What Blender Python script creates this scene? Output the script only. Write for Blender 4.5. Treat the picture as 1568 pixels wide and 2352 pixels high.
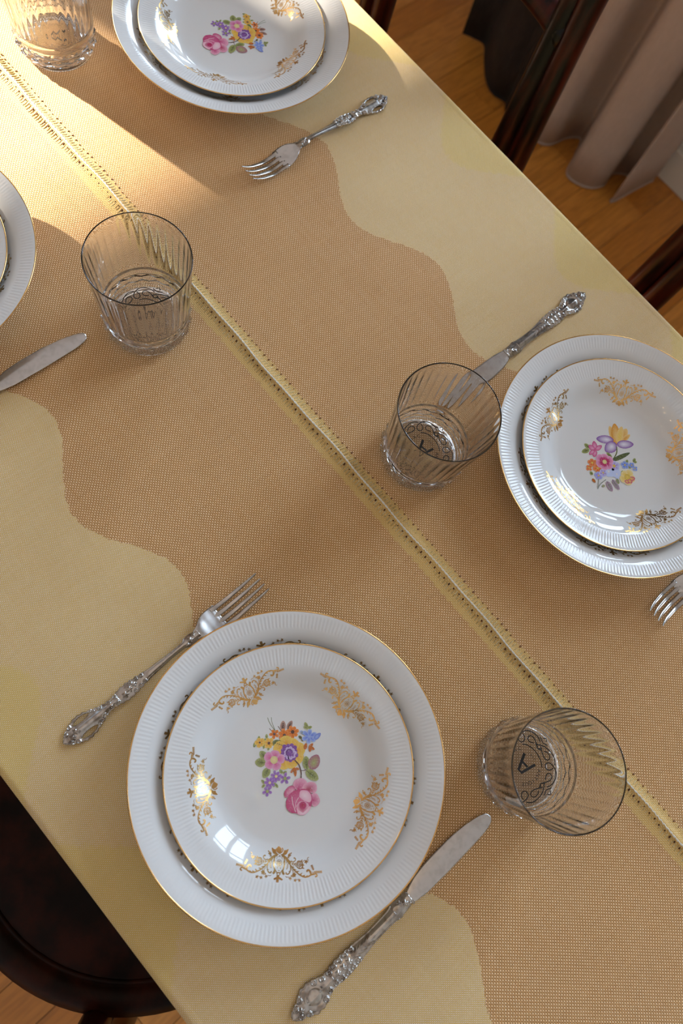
import bpy, bmesh, math, random
from mathutils import Vector, Matrix
random.seed(7)
for o in list(bpy.data.objects): bpy.data.objects.remove(o)
SC = bpy.context.scene
COL = SC.collection
T = 0.75                       # height of the table top above the floor (metres)
PI = math.pi

# ------------------------------------------------------------------ camera
cam_d = bpy.data.cameras.new('camera'); cam = bpy.data.objects.new('camera', cam_d); COL.objects.link(cam)
cam.matrix_world = Matrix(((0.64929349, -0.75094125, 0.12043754, 0.0),
                           (0.74420207, 0.59468467, -0.3041602, 0.0),
                           (0.15678408, 0.2871191, 0.94497692, T + 0.63446),
                           (0, 0, 0, 1)))
cam_d.sensor_fit = 'VERTICAL'; cam_d.sensor_height = 36.0; cam_d.sensor_width = 24.0
cam_d.lens = 1726.0 / 2352.0 * 36.0
cam_d.clip_start = 0.02
cam_d.dof.use_dof = True; cam_d.dof.focus_distance = 0.66; cam_d.dof.aperture_fstop = 5.6
SC.camera = cam

# ------------------------------------------------------------------ world, sun, window light, exposure
SC.view_settings.view_transform = 'Standard'; SC.view_settings.look = 'None'
SC.view_settings.gamma = 1.0; SC.view_settings.use_curve_mapping = False
SC.view_settings.exposure = 0.22
SC.cycles.max_bounces = 16; SC.cycles.transmission_bounces = 16; SC.cycles.glossy_bounces = 5; SC.cycles.diffuse_bounces = 4
SC.cycles.use_adaptive_sampling = True; SC.cycles.adaptive_threshold = 0.03
w = bpy.data.worlds.new('sky'); SC.world = w; w.use_nodes = True
wb = w.node_tree.nodes['Background']
wb.inputs[0].default_value = (0.62, 0.78, 1.0, 1); wb.inputs[1].default_value = 1.0
sun_d = bpy.data.lights.new('sun', 'SUN'); sun = bpy.data.objects.new('sun', sun_d); COL.objects.link(sun)
sun_d.energy = 30.0; sun_d.angle = math.radians(1.2); sun_d.color = (1.0, 0.92, 0.80)
SUN_EL, SUN_AZ = math.radians(24), math.radians(16)          # travels towards +x, a little +y
sd = Vector((math.cos(SUN_EL)*math.cos(SUN_AZ), math.cos(SUN_EL)*math.sin(SUN_AZ), -math.sin(SUN_EL)))
sun.rotation_euler = sd.to_track_quat('-Z', 'Y').to_euler()
def area(name, loc, aim, sx, sy, power, color):
    d = bpy.data.lights.new(name, 'AREA'); o = bpy.data.objects.new(name, d); COL.objects.link(o)
    d.shape = 'RECTANGLE'; d.size = sx; d.size_y = sy; d.energy = power; d.color = color
    o.location = loc; o.rotation_euler = Vector(aim).to_track_quat('-Z', 'Y').to_euler()
    return o
# room: window wall at y = 1.645, end wall at x = -3.5
WALL_Y, WALL_X0, WALL_X1, WALL_Y0, CEIL = 1.645, -3.5, 2.4, -2.3, 2.65
WINS = [(-2.05, -0.98), (-0.42, 0.32), (0.95, 2.05)]          # the three windows of the long wall (x ranges)
WZ0, WZ1 = 0.80, 2.32
for a, b in WINS:
    area('daylight', ((a+b)/2, WALL_Y+0.24, (WZ0+WZ1)/2), (0, -1, 0), b-a, WZ1-WZ0, 66.0*(b-a), (0.63, 0.80, 1.0))

# ------------------------------------------------------------------ helpers
def link(name, me, mat=None, parent=None, smooth=True):
    o = bpy.data.objects.new(name, me); COL.objects.link(o)
    if mat is not None and not me.materials: me.materials.append(mat)
    if parent is not None: o.parent = parent
    return o
def mesh(name, v, f, smooth=True):
    me = bpy.data.meshes.new(name); me.from_pydata([tuple(p) for p in v], [], f)
    if smooth: me.polygons.foreach_set('use_smooth', [True]*len(me.polygons))
    me.update(); return me
def fixn(me):
    bm = bmesh.new(); bm.from_mesh(me); bmesh.ops.recalc_face_normals(bm, faces=bm.faces); bm.to_mesh(me); bm.free(); return me
def empty(name, loc, rz=0.0):
    o = bpy.data.objects.new(name, None); COL.objects.link(o); o.location = loc; o.rotation_euler = (0, 0, rz)
    o.empty_display_size = 0.03; return o
def tag(o, label=None, cat=None, group=None, kind=None):
    if label: o['label'] = label
    if cat: o['category'] = cat
    if group: o['group'] = group
    if kind: o['kind'] = kind
    return o
def copy_tree(o, parent=None):
    c = o.copy(); COL.objects.link(c); c.parent = parent
    for ch in [q for q in bpy.data.objects if q.parent == o]: copy_tree(ch, c)
    return c
class MB:
    def __init__(s): s.v = []; s.f = []
    def box(s, x0, x1, y0, y1, z0, z1):
        n = len(s.v)
        s.v += [(x0,y0,z0),(x1,y0,z0),(x1,y1,z0),(x0,y1,z0),(x0,y0,z1),(x1,y0,z1),(x1,y1,z1),(x0,y1,z1)]
        s.f += [tuple(n+i for i in q) for q in ((0,3,2,1),(4,5,6,7),(0,1,5,4),(1,2,6,5),(2,3,7,6),(3,0,4,7))]
        return s
    def tube(s, pts, rad, n=10, closed=False, flat=1.0):
        pts = [Vector(p) for p in pts]; m = len(pts); b = len(s.v)
        if not isinstance(rad, (list, tuple)): rad = [rad]*m
        up = None
        for i, p in enumerate(pts):
            if closed: t = pts[(i+1) % m]-pts[i-1]
            else: t = pts[min(i+1, m-1)]-pts[max(i-1, 0)]
            t.normalize()
            if up is None:
                up = t.orthogonal().normalized()
                if abs(t.z) < .9: up = (Vector((0,0,1))-t*t.z).normalized()
            up = (up-t*up.dot(t)).normalized(); side = t.cross(up)
            for k in range(n):
                a = 2*PI*k/n
                s.v.append(tuple(p+side*(rad[i]*math.cos(a))+up*(rad[i]*flat*math.sin(a))))
        for i in range(m if closed else m-1):
            for k in range(n):
                j = (i+1) % m
                s.f.append((b+i*n+k, b+i*n+(k+1) % n, b+j*n+(k+1) % n, b+j*n+k))
        if not closed:
            s.f.append(tuple(b+k for k in reversed(range(n)))); s.f.append(tuple(b+(m-1)*n+k for k in range(n)))
        return s
    def lathe(s, prof, n=48, cx=0, cy=0):
        b = len(s.v); m = len(prof)
        for r, z in prof:
            for k in range(n):
                a = 2*PI*k/n; s.v.append((cx+r*math.cos(a), cy+r*math.sin(a), z))
        for i in range(m-1):
            for k in range(n):
                s.f.append((b+i*n+k, b+i*n+(k+1) % n, b+(i+1)*n+(k+1) % n, b+(i+1)*n+k))
        return s
    def build(s, name, mat, parent=None, smooth=True, bevel=0):
        me = fixn(mesh(name, s.v, s.f, smooth)); o = link(name, me, mat, parent)
        if bevel:
            md = o.modifiers.new('bevel', 'BEVEL'); md.width = bevel; md.segments = 2; md.limit_method = 'ANGLE'
        return o
def pchip(xs, ys):
    n = len(xs); h = [xs[i+1]-xs[i] for i in range(n-1)]; d = [(ys[i+1]-ys[i])/h[i] for i in range(n-1)]
    m = [d[0]]+[0 if d[i-1]*d[i] <= 0 else 2*d[i-1]*d[i]/(d[i-1]+d[i]) for i in range(1, n-1)]+[d[-1]]
    def fn(x):
        if x <= xs[0]: return ys[0]
        if x >= xs[-1]: return ys[-1]
        i = 0
        while x > xs[i+1]: i += 1
        t = (x-xs[i])/h[i]
        return (ys[i]*(1+2*t)*(1-t)**2+h[i]*m[i]*t*(1-t)**2+ys[i+1]*t*t*(3-2*t)+h[i]*m[i+1]*t*t*(t-1))
    return fn
def catmull(P, n=6):
    out = []; m = len(P)
    for i in range(m-1):
        a = P[max(i-1, 0)]; b = P[i]; c = P[i+1]; d = P[min(i+2, m-1)]
        for k in range(n):
            t = k/n
            out.append(tuple(.5*((2*b[j])+(-a[j]+c[j])*t+(2*a[j]-5*b[j]+4*c[j]-d[j])*t*t+(-a[j]+3*b[j]-3*c[j]+d[j])*t**3) for j in range(len(b))))
    out.append(tuple(P[-1])); return out

# ------------------------------------------------------------------ materials
def new_mat(name):
    m = bpy.data.materials.new(name); m.use_nodes = True
    return m, m.node_tree.nodes, m.node_tree.links, m.node_tree.nodes['Principled BSDF']
def simple(name, col, rough=.5, metal=0.0, **kw):
    m, N, L, b = new_mat(name)
    b.inputs['Base Color'].default_value = (*col, 1); b.inputs['Roughness'].default_value = rough; b.inputs['Metallic'].default_value = metal
    for k, v in kw.items(): b.inputs[k.replace('_', ' ')].default_value = v
    return m
class NX:
    """tiny node-expression helper"""
    def __init__(s, N, L): s.N = N; s.L = L
    def m(s, op, a, b=None, c=None):
        n = s.N.new('ShaderNodeMath'); n.operation = op
        for i, v in enumerate((a, b, c)):
            if v is None: continue
            if isinstance(v, (int, float)): n.inputs[i].default_value = v
            else: s.L.new(v, n.inputs[i])
        return n.outputs[0]
    def mix(s, f, a, b):
        n = s.N.new('ShaderNodeMix'); n.data_type = 'RGBA'
        for i, v in ((0, f), (6, a), (7, b)):
            if isinstance(v, (int, float)): n.inputs[i].default_value = v
            elif isinstance(v, tuple): n.inputs[i].default_value = (*v, 1)
            else: s.L.new(v, n.inputs[i])
        return n.outputs[2]
    def noise(s, vec, scale, detail=2, rough=.5):
        n = s.N.new('ShaderNodeTexNoise'); n.inputs['Scale'].default_value = scale; n.inputs['Detail'].default_value = detail
        n.inputs['Roughness'].default_value = rough
        if vec is not None: s.L.new(vec, n.inputs['Vector'])
        return n.outputs[0]
    def obj(s):
        n = s.N.new('ShaderNodeTexCoord'); return n.outputs['Object']
    def xyz(s, vec):
        n = s.N.new('ShaderNodeSeparateXYZ'); s.L.new(vec, n.inputs[0]); return n.outputs
    def scale(s, vec, x, y, z):
        n = s.N.new('ShaderNodeMapping'); n.inputs['Scale'].default_value = (x, y, z); s.L.new(vec, n.inputs['Vector']); return n.outputs[0]
    def smooth(s, v, a, b):
        n = s.N.new('ShaderNodeMapRange'); n.interpolation_type = 'SMOOTHSTEP'; n.inputs[1].default_value = a; n.inputs[2].default_value = b
        s.L.new(v, n.inputs[0]); return n.outputs[0]
    def bump(s, h, dist, strength, bsdf):
        n = s.N.new('ShaderNodeBump'); n.inputs['Strength'].default_value = strength; n.inputs['Distance'].default_value = dist
        s.L.new(h, n.inputs['Height']); s.L.new(n.outputs[0], bsdf.inputs['Normal'])

SEAM_Y, HALF_W = 0.2392, 0.378
def cloth_material():
    m, N, L, b = new_mat('woven_cloth'); X = NX(N, L)
    co = X.obj(); o = X.xyz(co); x, y = o[0], o[1]
    # warp the lattice a little so that the weave is not perfect
    nz = X.m('MULTIPLY', X.m('SUBTRACT', X.noise(co, 60, 1), .5), .0012)
    xx = X.m('ADD', x, nz); yy = X.m('ADD', y, nz)
    def weave(p):
        """plain weave: returns (fill: 0 in the holes .. 1 on thread, top: 0 weft on top .. 1 warp on top, crown)"""
        cx_ = X.m('COSINE', X.m('MULTIPLY', xx, PI/p)); cy_ = X.m('COSINE', X.m('MULTIPLY', yy, PI/p))
        ax, ay = X.m('ABSOLUTE', cx_), X.m('ABSOLUTE', cy_)
        fill = X.m('SUBTRACT', 1.0, X.m('MULTIPLY', X.m('SUBTRACT', 1.0, ax), X.m('SUBTRACT', 1.0, ay)))
        sg = X.m('MULTIPLY', cx_, cy_); top = X.smooth(sg, -.25, .25)
        crown = X.m('ADD', X.m('MULTIPLY', top, ay), X.m('MULTIPLY', X.m('SUBTRACT', 1.0, top), ax))
        return fill, top, X.m('MULTIPLY', crown, fill)
    fc, tc, hc = weave(.00155)            # coarse weave of the middle field
    fo, to, ho = weave(.00100)            # fine weave of the border
    d = X.m('ABSOLUTE', X.m('SUBTRACT', y, SEAM_Y))
    wig = X.m('MULTIPLY', X.m('SUBTRACT', X.noise(co, 240, 1), .5), .0055)
    ph = X.m('MULTIPLY', X.m('ADD', x, .218), 2*PI/.1783)
    wave = X.m('ADD', .197, X.m('MULTIPLY', X.m('COSINE', ph), .0195))
    field = X.smooth(X.m('ADD', X.m('SUBTRACT', d, wave), wig), -.0006, .0006)       # 0 middle, 1 border
    edge = X.m('ADD', .350, X.m('MULTIPLY', X.m('COSINE', ph), .032))
    lobes = X.smooth(X.m('ADD', X.m('SUBTRACT', d, edge), X.m('MULTIPLY', wig, 2.0)), -.003, .003)
    n2 = X.noise(co, 9, 1)
    n3 = X.noise(X.scale(co, 1, .06, 1), 700, 0); n4 = X.noise(X.scale(co, .06, 1, 1), 700, 0)   # yarn by yarn
    colc = X.mix(X.smooth(fc, .36, .95), CC['gap'], X.mix(tc, X.mix(n3, CC['thr1'], CC['thr2']), X.mix(n4, CC['thr3'], CC['thr4'])))
    colo = X.mix(X.smooth(fo, .36, .94), CC['ogap'], X.mix(to, X.mix(n3, CC['othr1'], CC['othr2']), X.mix(n4, CC['othr3'], CC['othr4'])))
    coll = X.mix(X.smooth(fo, .36, .94), CC['ogap'], X.mix(to, CC['lthr1'], CC['lthr2']))
    colo = X.mix(X.m('MULTIPLY', lobes, .45), colo, coll)
    # yellow strip beside the seam
    sl = X.smooth(X.m('SUBTRACT', X.m('ADD', X.m('SUBTRACT', y, SEAM_Y), .0015), wig), -.0135, -.0105)
    sr = X.smooth(X.m('ADD', X.m('SUBTRACT', SEAM_Y, y), wig), -.0105, -.0085)
    strip = X.m('MULTIPLY', sl, sr)
    cols = X.mix(X.smooth(fo, .25, .8), CC['sgap'], X.mix(to, CC['sthr1'], CC['sthr2']))
    col = X.mix(field, colc, colo); col = X.mix(X.m('MULTIPLY', strip, .8), col, cols)
    col = X.mix(X.m('MULTIPLY', X.m('SUBTRACT', n2, .35), .35), col, X.mix(.5, col, (.55, .38, .22)))
    L.new(col, b.inputs['Base Color']); b.inputs['Roughness'].default_value = .82
    b.inputs['Sheen Weight'].default_value = .15; b.inputs['Specular IOR Level'].default_value = .2
    hgt = X.m('ADD', X.m('MULTIPLY', X.m('SUBTRACT', 1.0, field), hc), X.m('MULTIPLY', X.m('MULTIPLY', field, ho), .6))
    X.bump(hgt, .0005, .8, b)
    return m
CC = dict(gap=(.055,.018,.002), thr1=(.55,.25,.07), thr2=(.68,.355,.125), thr3=(.84,.515,.235), thr4=(.92,.655,.39),
          ogap=(.075,.036,.003), othr1=(.82,.535,.11), othr2=(.87,.635,.23), othr3=(.90,.655,.445), othr4=(.94,.75,.565),
          lthr1=(.86,.61,.12), lthr2=(.90,.69,.26), sgap=(.30,.12,.010), sthr1=(.74,.44,.08), sthr2=(.82,.62,.31))
def wood_material(name, dark, light, scale=(1, 1, 12), rough=.3, grain=18, coat=.4, spec=.5):
    m, N, L, b = new_mat(name); X = NX(N, L); v = X.scale(X.obj(), *scale)
    n = X.noise(v, grain, 5, .6); n2 = X.noise(v, grain*.25, 2)
    f = X.smooth(X.m('ADD', X.m('MULTIPLY', n, .7), X.m('MULTIPLY', n2, .3)), .38, .66)
    L.new(X.mix(f, dark, light), b.inputs['Base Color']); b.inputs['Roughness'].default_value = rough
    b.inputs['Coat Weight'].default_value = coat; b.inputs['Coat Roughness'].default_value = .12; b.inputs['Specular IOR Level'].default_value = spec
    X.bump(n, .001, .15, b); return m
def plank_material():
    m, N, L, b = new_mat('oak_plank'); X = NX(N, L)
    oi = N.new('ShaderNodeObjectInfo'); tc = N.new('ShaderNodeTexCoord')
    at = N.new('ShaderNodeAttribute'); at.attribute_name = 'tone'
    tone = X.m('FRACT', X.m('ADD', oi.outputs['Random'], at.outputs['Fac']))
    va = N.new('ShaderNodeVectorMath'); va.operation = 'ADD'; L.new(tc.outputs['Object'], va.inputs[0])
    cb = N.new('ShaderNodeCombineXYZ'); L.new(X.m('MULTIPLY', tone, 7.0), cb.inputs[0]); L.new(X.m('MULTIPLY', tone, 31.0), cb.inputs[1]); L.new(cb.outputs[0], va.inputs[1])
    v = X.scale(va.outputs[0], 14, 1.2, 1); n = X.noise(v, 9, 5, .65)
    base = X.mix(tone, (.55, .20, .025), (.78, .34, .065))
    L.new(X.mix(X.smooth(n, .35, .7), base, X.mix(.45, base, (.24, .07, .008))), b.inputs['Base Color'])
    b.inputs['Roughness'].default_value = .38; b.inputs['Coat Weight'].default_value = .25; b.inputs['Coat Roughness'].default_value = .2
    return m
def metal_material(name, col, dark, rough, tarn):
    m, N, L, b = new_mat(name); X = NX(N, L); co = X.obj()
    n = X.noise(co, 120, 2, .6); n2 = X.noise(co, 160, 2)
    f = X.m('MULTIPLY', X.smooth(n2, .42, .72), tarn)
    L.new(X.mix(f, col, dark), b.inputs['Base Color']); b.inputs['Metallic'].default_value = 1
    L.new(X.m('ADD', rough, X.m('MULTIPLY', n, .10)), b.inputs['Roughness']); return m
def print_material():
    m, N, L, b = new_mat('enamel_print'); X = NX(N, L)
    a = N.new('ShaderNodeVertexColor'); a.layer_name = 'Col'
    n = X.noise(X.obj(), 900, 2)
    L.new(X.mix(X.m('MULTIPLY', X.smooth(n, .5, .8), .25), a.outputs[0], (.85, .82, .80)), b.inputs['Base Color'])
    b.inputs['Roughness'].default_value = .12; b.inputs['Coat Weight'].default_value = .5; return m
def porcelain_material():
    m, N, L, b = new_mat('white_porcelain'); X = NX(N, L); n = X.noise(X.obj(), 14, 2)
    L.new(X.mix(n, (.70, .692, .68), (.735, .73, .72)), b.inputs['Base Color'])
    b.inputs['Roughness'].default_value = .025; b.inputs['IOR'].default_value = 1.5
    b.inputs['Subsurface Weight'].default_value = .0; return m
def pane_material():
    m, N, L, b = new_mat('window_glass'); N.remove(b)
    t = N.new('ShaderNodeBsdfTransparent'); g = N.new('ShaderNodeBsdfGlossy'); g.inputs['Roughness'].default_value = .01
    fr = N.new('ShaderNodeFresnel'); mx = N.new('ShaderNodeMixShader')
    L.new(fr.outputs[0], mx.inputs[0]); L.new(t.outputs[0], mx.inputs[1]); L.new(g.outputs[0], mx.inputs[2])
    L.new(mx.outputs[0], N['Material Output'].inputs[0]); return m
def glass_material():
    m, N, L, b = new_mat('crystal_glass')
    b.inputs['Base Color'].default_value = (.985, .985, .98, 1); b.inputs['Roughness'].default_value = 0.0
    b.inputs['Transmission Weight'].default_value = 1.0; b.inputs['IOR'].default_value = 1.5
    X = NX(N, L); n = X.noise(X.obj(), 60, 1); X.bump(n, .0004, .08, b)
    return m
M_CLOTH = cloth_material()
M_PORC = porcelain_material()
M_GOLD = metal_material('gold_transfer', (.80, .50, .20), (.62, .34, .11), .18, .5)
M_PRINT = print_material()
M_GLASS = glass_material()
M_STEEL = metal_material('brushed_steel', (.60, .58, .56), (.46, .43, .40), .20, .6)
M_SILVER = metal_material('tarnished_silver', (.54, .515, .485), (.21, .17, .14), .16, .8)
M_INK = simple('black_ink', (.006, .005, .005), .45)
M_THREAD = simple('white_thread', (.78, .74, .66), .8)
M_RIB = wood_material('yellow_thread', (.45, .28, .08), (.72, .58, .32), (1, 1, 1), .85, 300, 0)
M_HOLE = simple('painted_hole_dark', (.10, .035, .010), .9)  # painted dark of the seam holes, not a thread colour
M_KNOT = simple('rust_thread', (.26, .12, .05), .85)
M_CHAIR = wood_material('mahogany_lacquer', (.0040, .0020, .0016), (.055, .006, .0020), (6, 6, 1.0), .36, 14, .05, .22)
M_SEAT = wood_material('dark_seat_wood', (.006, .0022, .0012), (.034, .0060, .0022), (1, 1, 1), .42, 22, .0, .12)
M_PLANK = plank_material()
M_SUB = simple('subfloor', (.06, .028, .01), .8)
M_CURT = wood_material('beige_curtain', (.50, .415, .365), (.54, .45, .40), (1, 1, .3), .85, 200, 0)
M_DRAPE = wood_material('black_drape', (.010, .0075, .007), (.022, .016, .014), (1, 1, .3), .8, 150, 0)
M_WALL = wood_material('painted_wall', (.70, .62, .52), (.73, .65, .55), (1, 1, 1), .8, 30, 0)
M_CEIL = simple('ceiling_paint', (.80, .77, .72), .9)
M_WHITE = simple('white_gloss_paint', (.78, .74, .68), .35)
M_PANE = pane_material()
M_BRASS = simple('brass', (.72, .46, .17), .25, 1.0)
m, N, L, b = new_mat('lamp_glow'); b.inputs['Emission Color'].default_value = (1, .66, .32, 1); b.inputs['Emission Strength'].default_value = 48.0; M_BULB = m

# ------------------------------------------------------------------ room shell
def struct(name, mb, mat, smooth=False, bevel=0, **kw):
    o = mb.build(name, mat, None, smooth, bevel); tag(o, kind='structure', **kw); return o
th = .25
fl = MB().box(WALL_X0, WALL_X1, WALL_Y0, WALL_Y, -.06, -.012)
floor = struct('floor', fl, M_SUB, label='warm brown oak parquet floor of narrow staves', cat='floor')
pw, pl = .0715, .46
pmb = MB().box(-pw/2+.0006, pw/2-.0006, -pl/2+.0006, pl/2-.0006, -.012, 0)
pme = fixn(mesh('plank', pmb.v, pmb.f, False)); pme.materials.append(M_PLANK)
cells = []
nx = int((WALL_X1-WALL_X0)/pw)
for i in range(nx):
    off = (i*0.37) % 1.0
    for j in range(-1, int((WALL_Y-WALL_Y0)/pl)+1):
        y0 = WALL_Y0+(j+off)*pl; cells.append((WALL_X0+(i+.5)*pw, max(y0, WALL_Y0), min(y0+pl, WALL_Y)))
cells = [c for c in cells if c[2]-c[1] > .02]
def vis(c):
    x, ym = c[0], (c[1]+c[2])/2
    d1 = math.hypot(x+.45, (ym-1.35)*1.2); d2 = math.hypot(x-.1, ym+.55)+.25
    return min(d1, d2)
cells.sort(key=vis)
def add_tone(me, val): 
    a = me.attributes.new('tone', 'FLOAT', 'POINT'); a.data.foreach_set('value', val)
add_tone(pme, [0.0]*len(pme.vertices))
for x, ya, yb in cells[:300]:
    o = bpy.data.objects.new('plank', pme); COL.objects.link(o); o.parent = floor
    o.location = (x, (ya+yb)/2, 0); o.scale = (1, (yb-ya)/pl, 1)
rest = MB(); tones = []
for x, ya, yb in cells[300:]:
    rest.box(x-pw/2+.0006, x+pw/2-.0006, ya+.0006, yb-.0006, -.012, 0); tones += [random.random()]*8
ro = rest.build('plank_field', M_PLANK, floor, False); add_tone(ro.data, tones); ro['kind'] = 'stuff'
struct('ceiling', MB().box(WALL_X0, WALL_X1, WALL_Y0, WALL_Y, CEIL, CEIL+.1), M_CEIL)
def wall_x(name, y0, y1, wins):      # wall along x with window holes (xa, xb, za, zb)
    mb = MB(); xs = sorted({WALL_X0-th, WALL_X1+th, *[q for ww in wins for q in ww[:2]]})
    for a, b in zip(xs[:-1], xs[1:]):
        hole = [ww for ww in wins if abs(ww[0]-a) < 1e-6]
        if hole: mb.box(a, b, y0, y1, -.06, hole[0][2]); mb.box(a, b, y0, y1, hole[0][3], CEIL+.1)
        else: mb.box(a, b, y0, y1, -.06, CEIL+.1)
    return struct(name, mb, M_WALL)
def wall_y(name, x0, x1, wins):
    mb = MB(); ys = sorted({WALL_Y0-th, WALL_Y+th, *[q for ww in wins for q in ww[:2]]})
    for a, b in zip(ys[:-1], ys[1:]):
        hole = [ww for ww in wins if abs(ww[0]-a) < 1e-6]
        if hole: mb.box(x0, x1, a, b, -.06, hole[0][2]); mb.box(x0, x1, a, b, hole[0][3], CEIL+.1)
        else: mb.box(x0, x1, a, b, -.06, CEIL+.1)
    return struct(name, mb, M_WALL)
wall_x('wall_back', WALL_Y, WALL_Y+th, [(a, b, WZ0, WZ1) for a, b in WINS])
wall_x('wall_front', WALL_Y0-th, WALL_Y0, [])
wall_y('wall_right', WALL_X1, WALL_X1+th, [])
EW = (-.98, -.17, .85, 2.26)      # end-wall window: y0, y1, z0, z1
wall_y('wall_left', WALL_X0-th, WALL_X0, [EW])
def window(name, a, b, z0, z1, horizontal, pos, posts):
    """frame, mullions and panes; horizontal=True: runs along x"""
    root = empty(name, (0, 0, 0)); tag(root, kind='structure')
    def bx(p0, p1, q0, q1, d0=.06, d1=.12):
        return MB().box(p0, p1, pos+d0, pos+d1, q0, q1) if horizontal else MB().box(pos-d1, pos-d0, p0, p1, q0, q1)
    fw = .055
    for q in ((a, b, z0, z0+fw), (a, b, z1-fw, z1), (a, a+fw, z0, z1), (b-fw, b, z0, z1)): bx(*q).build('frame', M_WHITE, root, False, .004)
    for p, wd in posts: bx(p-wd/2, p+wd/2, z0, z1).build('mullion', M_WHITE, root, False, .004)
    zt = z0+(z1-z0)*.70; bx(a, b, zt-.022, zt+.022).build('transom', M_WHITE, root, False, .004)
    edges = [a+fw]+[q for p, wd in posts for q in (p-wd/2, p+wd/2)]+[b-fw]
    for i in range(0, len(edges), 2):
        bx(edges[i], edges[i+1], z0+fw, zt-.022, .085, .089).build('pane', M_PANE, root, False)
        bx(edges[i], edges[i+1], zt+.022, z1-fw, .085, .089).build('pane', M_PANE, root, False)
    sl = MB().box(a-.05, b+.05, pos-.10, pos+.13, z0-.035, z0) if horizontal else MB().box(pos-.13, pos+.10, a-.05, b+.05, z0-.035, z0)
    sl.build('sill', M_WHITE, root, False, .005)
for i, (a, b) in enumerate(WINS): window('window_%d' % (i+1), a, b, WZ0, WZ1, True, WALL_Y, [((a+b)/2, .09)])
window('window_4', EW[0], EW[1], EW[2], EW[3], False, WALL_X0, [(-.43, .16)])
bb = MB().box(WALL_X0, WALL_X1, WALL_Y-.018, WALL_Y, 0, .085); bb.box(WALL_X0, WALL_X1, WALL_Y-.012, WALL_Y, .085, .10)
struct('baseboard_back', bb, M_WHITE, bevel=.003, label='cream painted baseboard along the window wall', cat='baseboard')
struct('baseboard_front', MB().box(WALL_X0, WALL_X1, WALL_Y0, WALL_Y0+.018, 0, .10), M_WHITE)
struct('baseboard_left', MB().box(WALL_X0, WALL_X0+.018, WALL_Y0+.02, WALL_Y-.02, 0, .10), M_WHITE)
struct('baseboard_right', MB().box(WALL_X1-.018, WALL_X1, WALL_Y0+.02, WALL_Y-.02, 0, .10), M_WHITE)

# ------------------------------------------------------------------ curtains
def hang(name, pts, mat, z0, z1, yc, flare, label, cat, hem=None):
    c = catmull(pts, 8); n = len(c); nz = 26; v = []; f = []
    for k in range(nz+1):
        t = k/nz; z = z0+(z1-z0)*t; s = 1-(1-flare)*t
        for i, (px, py) in enumerate(c):
            wob = .006*math.sin(i*.33+t*5)*t
            v.append((pts[0][0]+(px-pts[0][0])*(1-.08*t)+wob, yc+(py-yc)*s, z))
    for k in range(nz):
        for i in range(n-1): f.append((k*n+i, k*n+i+1, (k+1)*n+i+1, (k+1)*n+i))
    root = empty(name, (c[n//2][0], yc, 0)); tag(root, label, cat)
    def sub(o): o.location = (-c[n//2][0], -yc, 0); return o
    o = sub(link('cloth', mesh(name, v, f), mat, root)); md = o.modifiers.new('thick', 'SOLIDIFY'); md.thickness = .003; md.offset = 0
    if hem:
        mb = MB(); mb.tube([(p[0], p[1], z0) for p in c], .0032, 6); sub(mb.build('hem', mat, root))
    return root
hang('curtain', [(-.628,1.475),(-.586,1.433),(-.5584,1.452),(-.5473,1.505),(-.524,1.532),(-.497,1.48),(-.4708,1.425),(-.4221,1.4375),(-.3987,1.477),(-.408,1.525),(-.378,1.556),(-.362,1.51),(-.3557,1.4635),(-.3507,1.4777),(-.345,1.53),(-.339,1.5787),(-.335,1.60)],
     M_CURT, .006, 2.42, 1.54, .75, 'pale beige floor-length curtain hanging in soft folds by the window wall', 'curtain', True)
hang('drape', [(-.9262,1.503),(-.90,1.517),(-.8679,1.5252),(-.83,1.49),(-.7834,1.4503),(-.7453,1.4362),(-.71,1.445),(-.6891,1.4272),(-.668,1.445),(-.655,1.50)],
     M_DRAPE, .008, 2.42, 1.54, .75, 'black floor-length drape hanging beside the pale curtain', 'drape', True)
rod = empty('curtain_rod', (-.55, 1.54, 2.44)); tag(rod, 'brass curtain rod above the windows', 'curtain rod')
MB().tube([(-1.75,0,0),(1.75,0,0)], .012, 12).build('rod', M_BRASS, rod)
for sx in (-1.6, 0.2, 1.6): MB().tube([(sx,0,0),(sx,.105,0)], .008, 8).build('bracket', M_BRASS, rod)

# ------------------------------------------------------------------ ceiling lamp (off frame; its bulbs mirror in the plates)
ch = empty('chandelier', (0, -.08, 0)); tag(ch, 'small brass chandelier with warm bulbs hanging over the table', 'lamp')
MB().tube([(0,0,CEIL-.001),(0,0,2.28)], .008, 10).build('rod', M_BRASS, ch)
MB().lathe([(.001,CEIL-.03),(.05,CEIL-.025),(.055,CEIL-.001),(.001,CEIL-.001)], 32).build('ceiling_rose', M_BRASS, ch)
MB().lathe([(.001,2.22),(.02,2.225),(.032,2.25),(.02,2.28),(.001,2.285)], 24).build('hub', M_BRASS, ch)
for k in range(5):
    a = 2*PI*k/5+.3; c, s_ = math.cos(a), math.sin(a)
    arm = MB().tube(catmull([(.02*c,.02*s_,2.25),(.09*c,.09*s_,2.21),(.17*c,.17*s_,2.22),(.19*c,.19*s_,2.26)], 6), .006, 8).build('arm', M_BRASS, ch)
    MB().lathe([(.003,2.258),(.022,2.262),(.024,2.268),(.008,2.27),(.008,2.295)], 20, .19*c, .19*s_).build('holder', M_BRASS, arm)
    bp = [(.0005+.017*math.sin(q*PI/10)**.8, 2.297+.026*(1-math.cos(q*PI/10))) for q in range(11)]
    MB().lathe(bp, 16, .19*c, .19*s_).build('bulb', M_BULB, arm)

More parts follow.
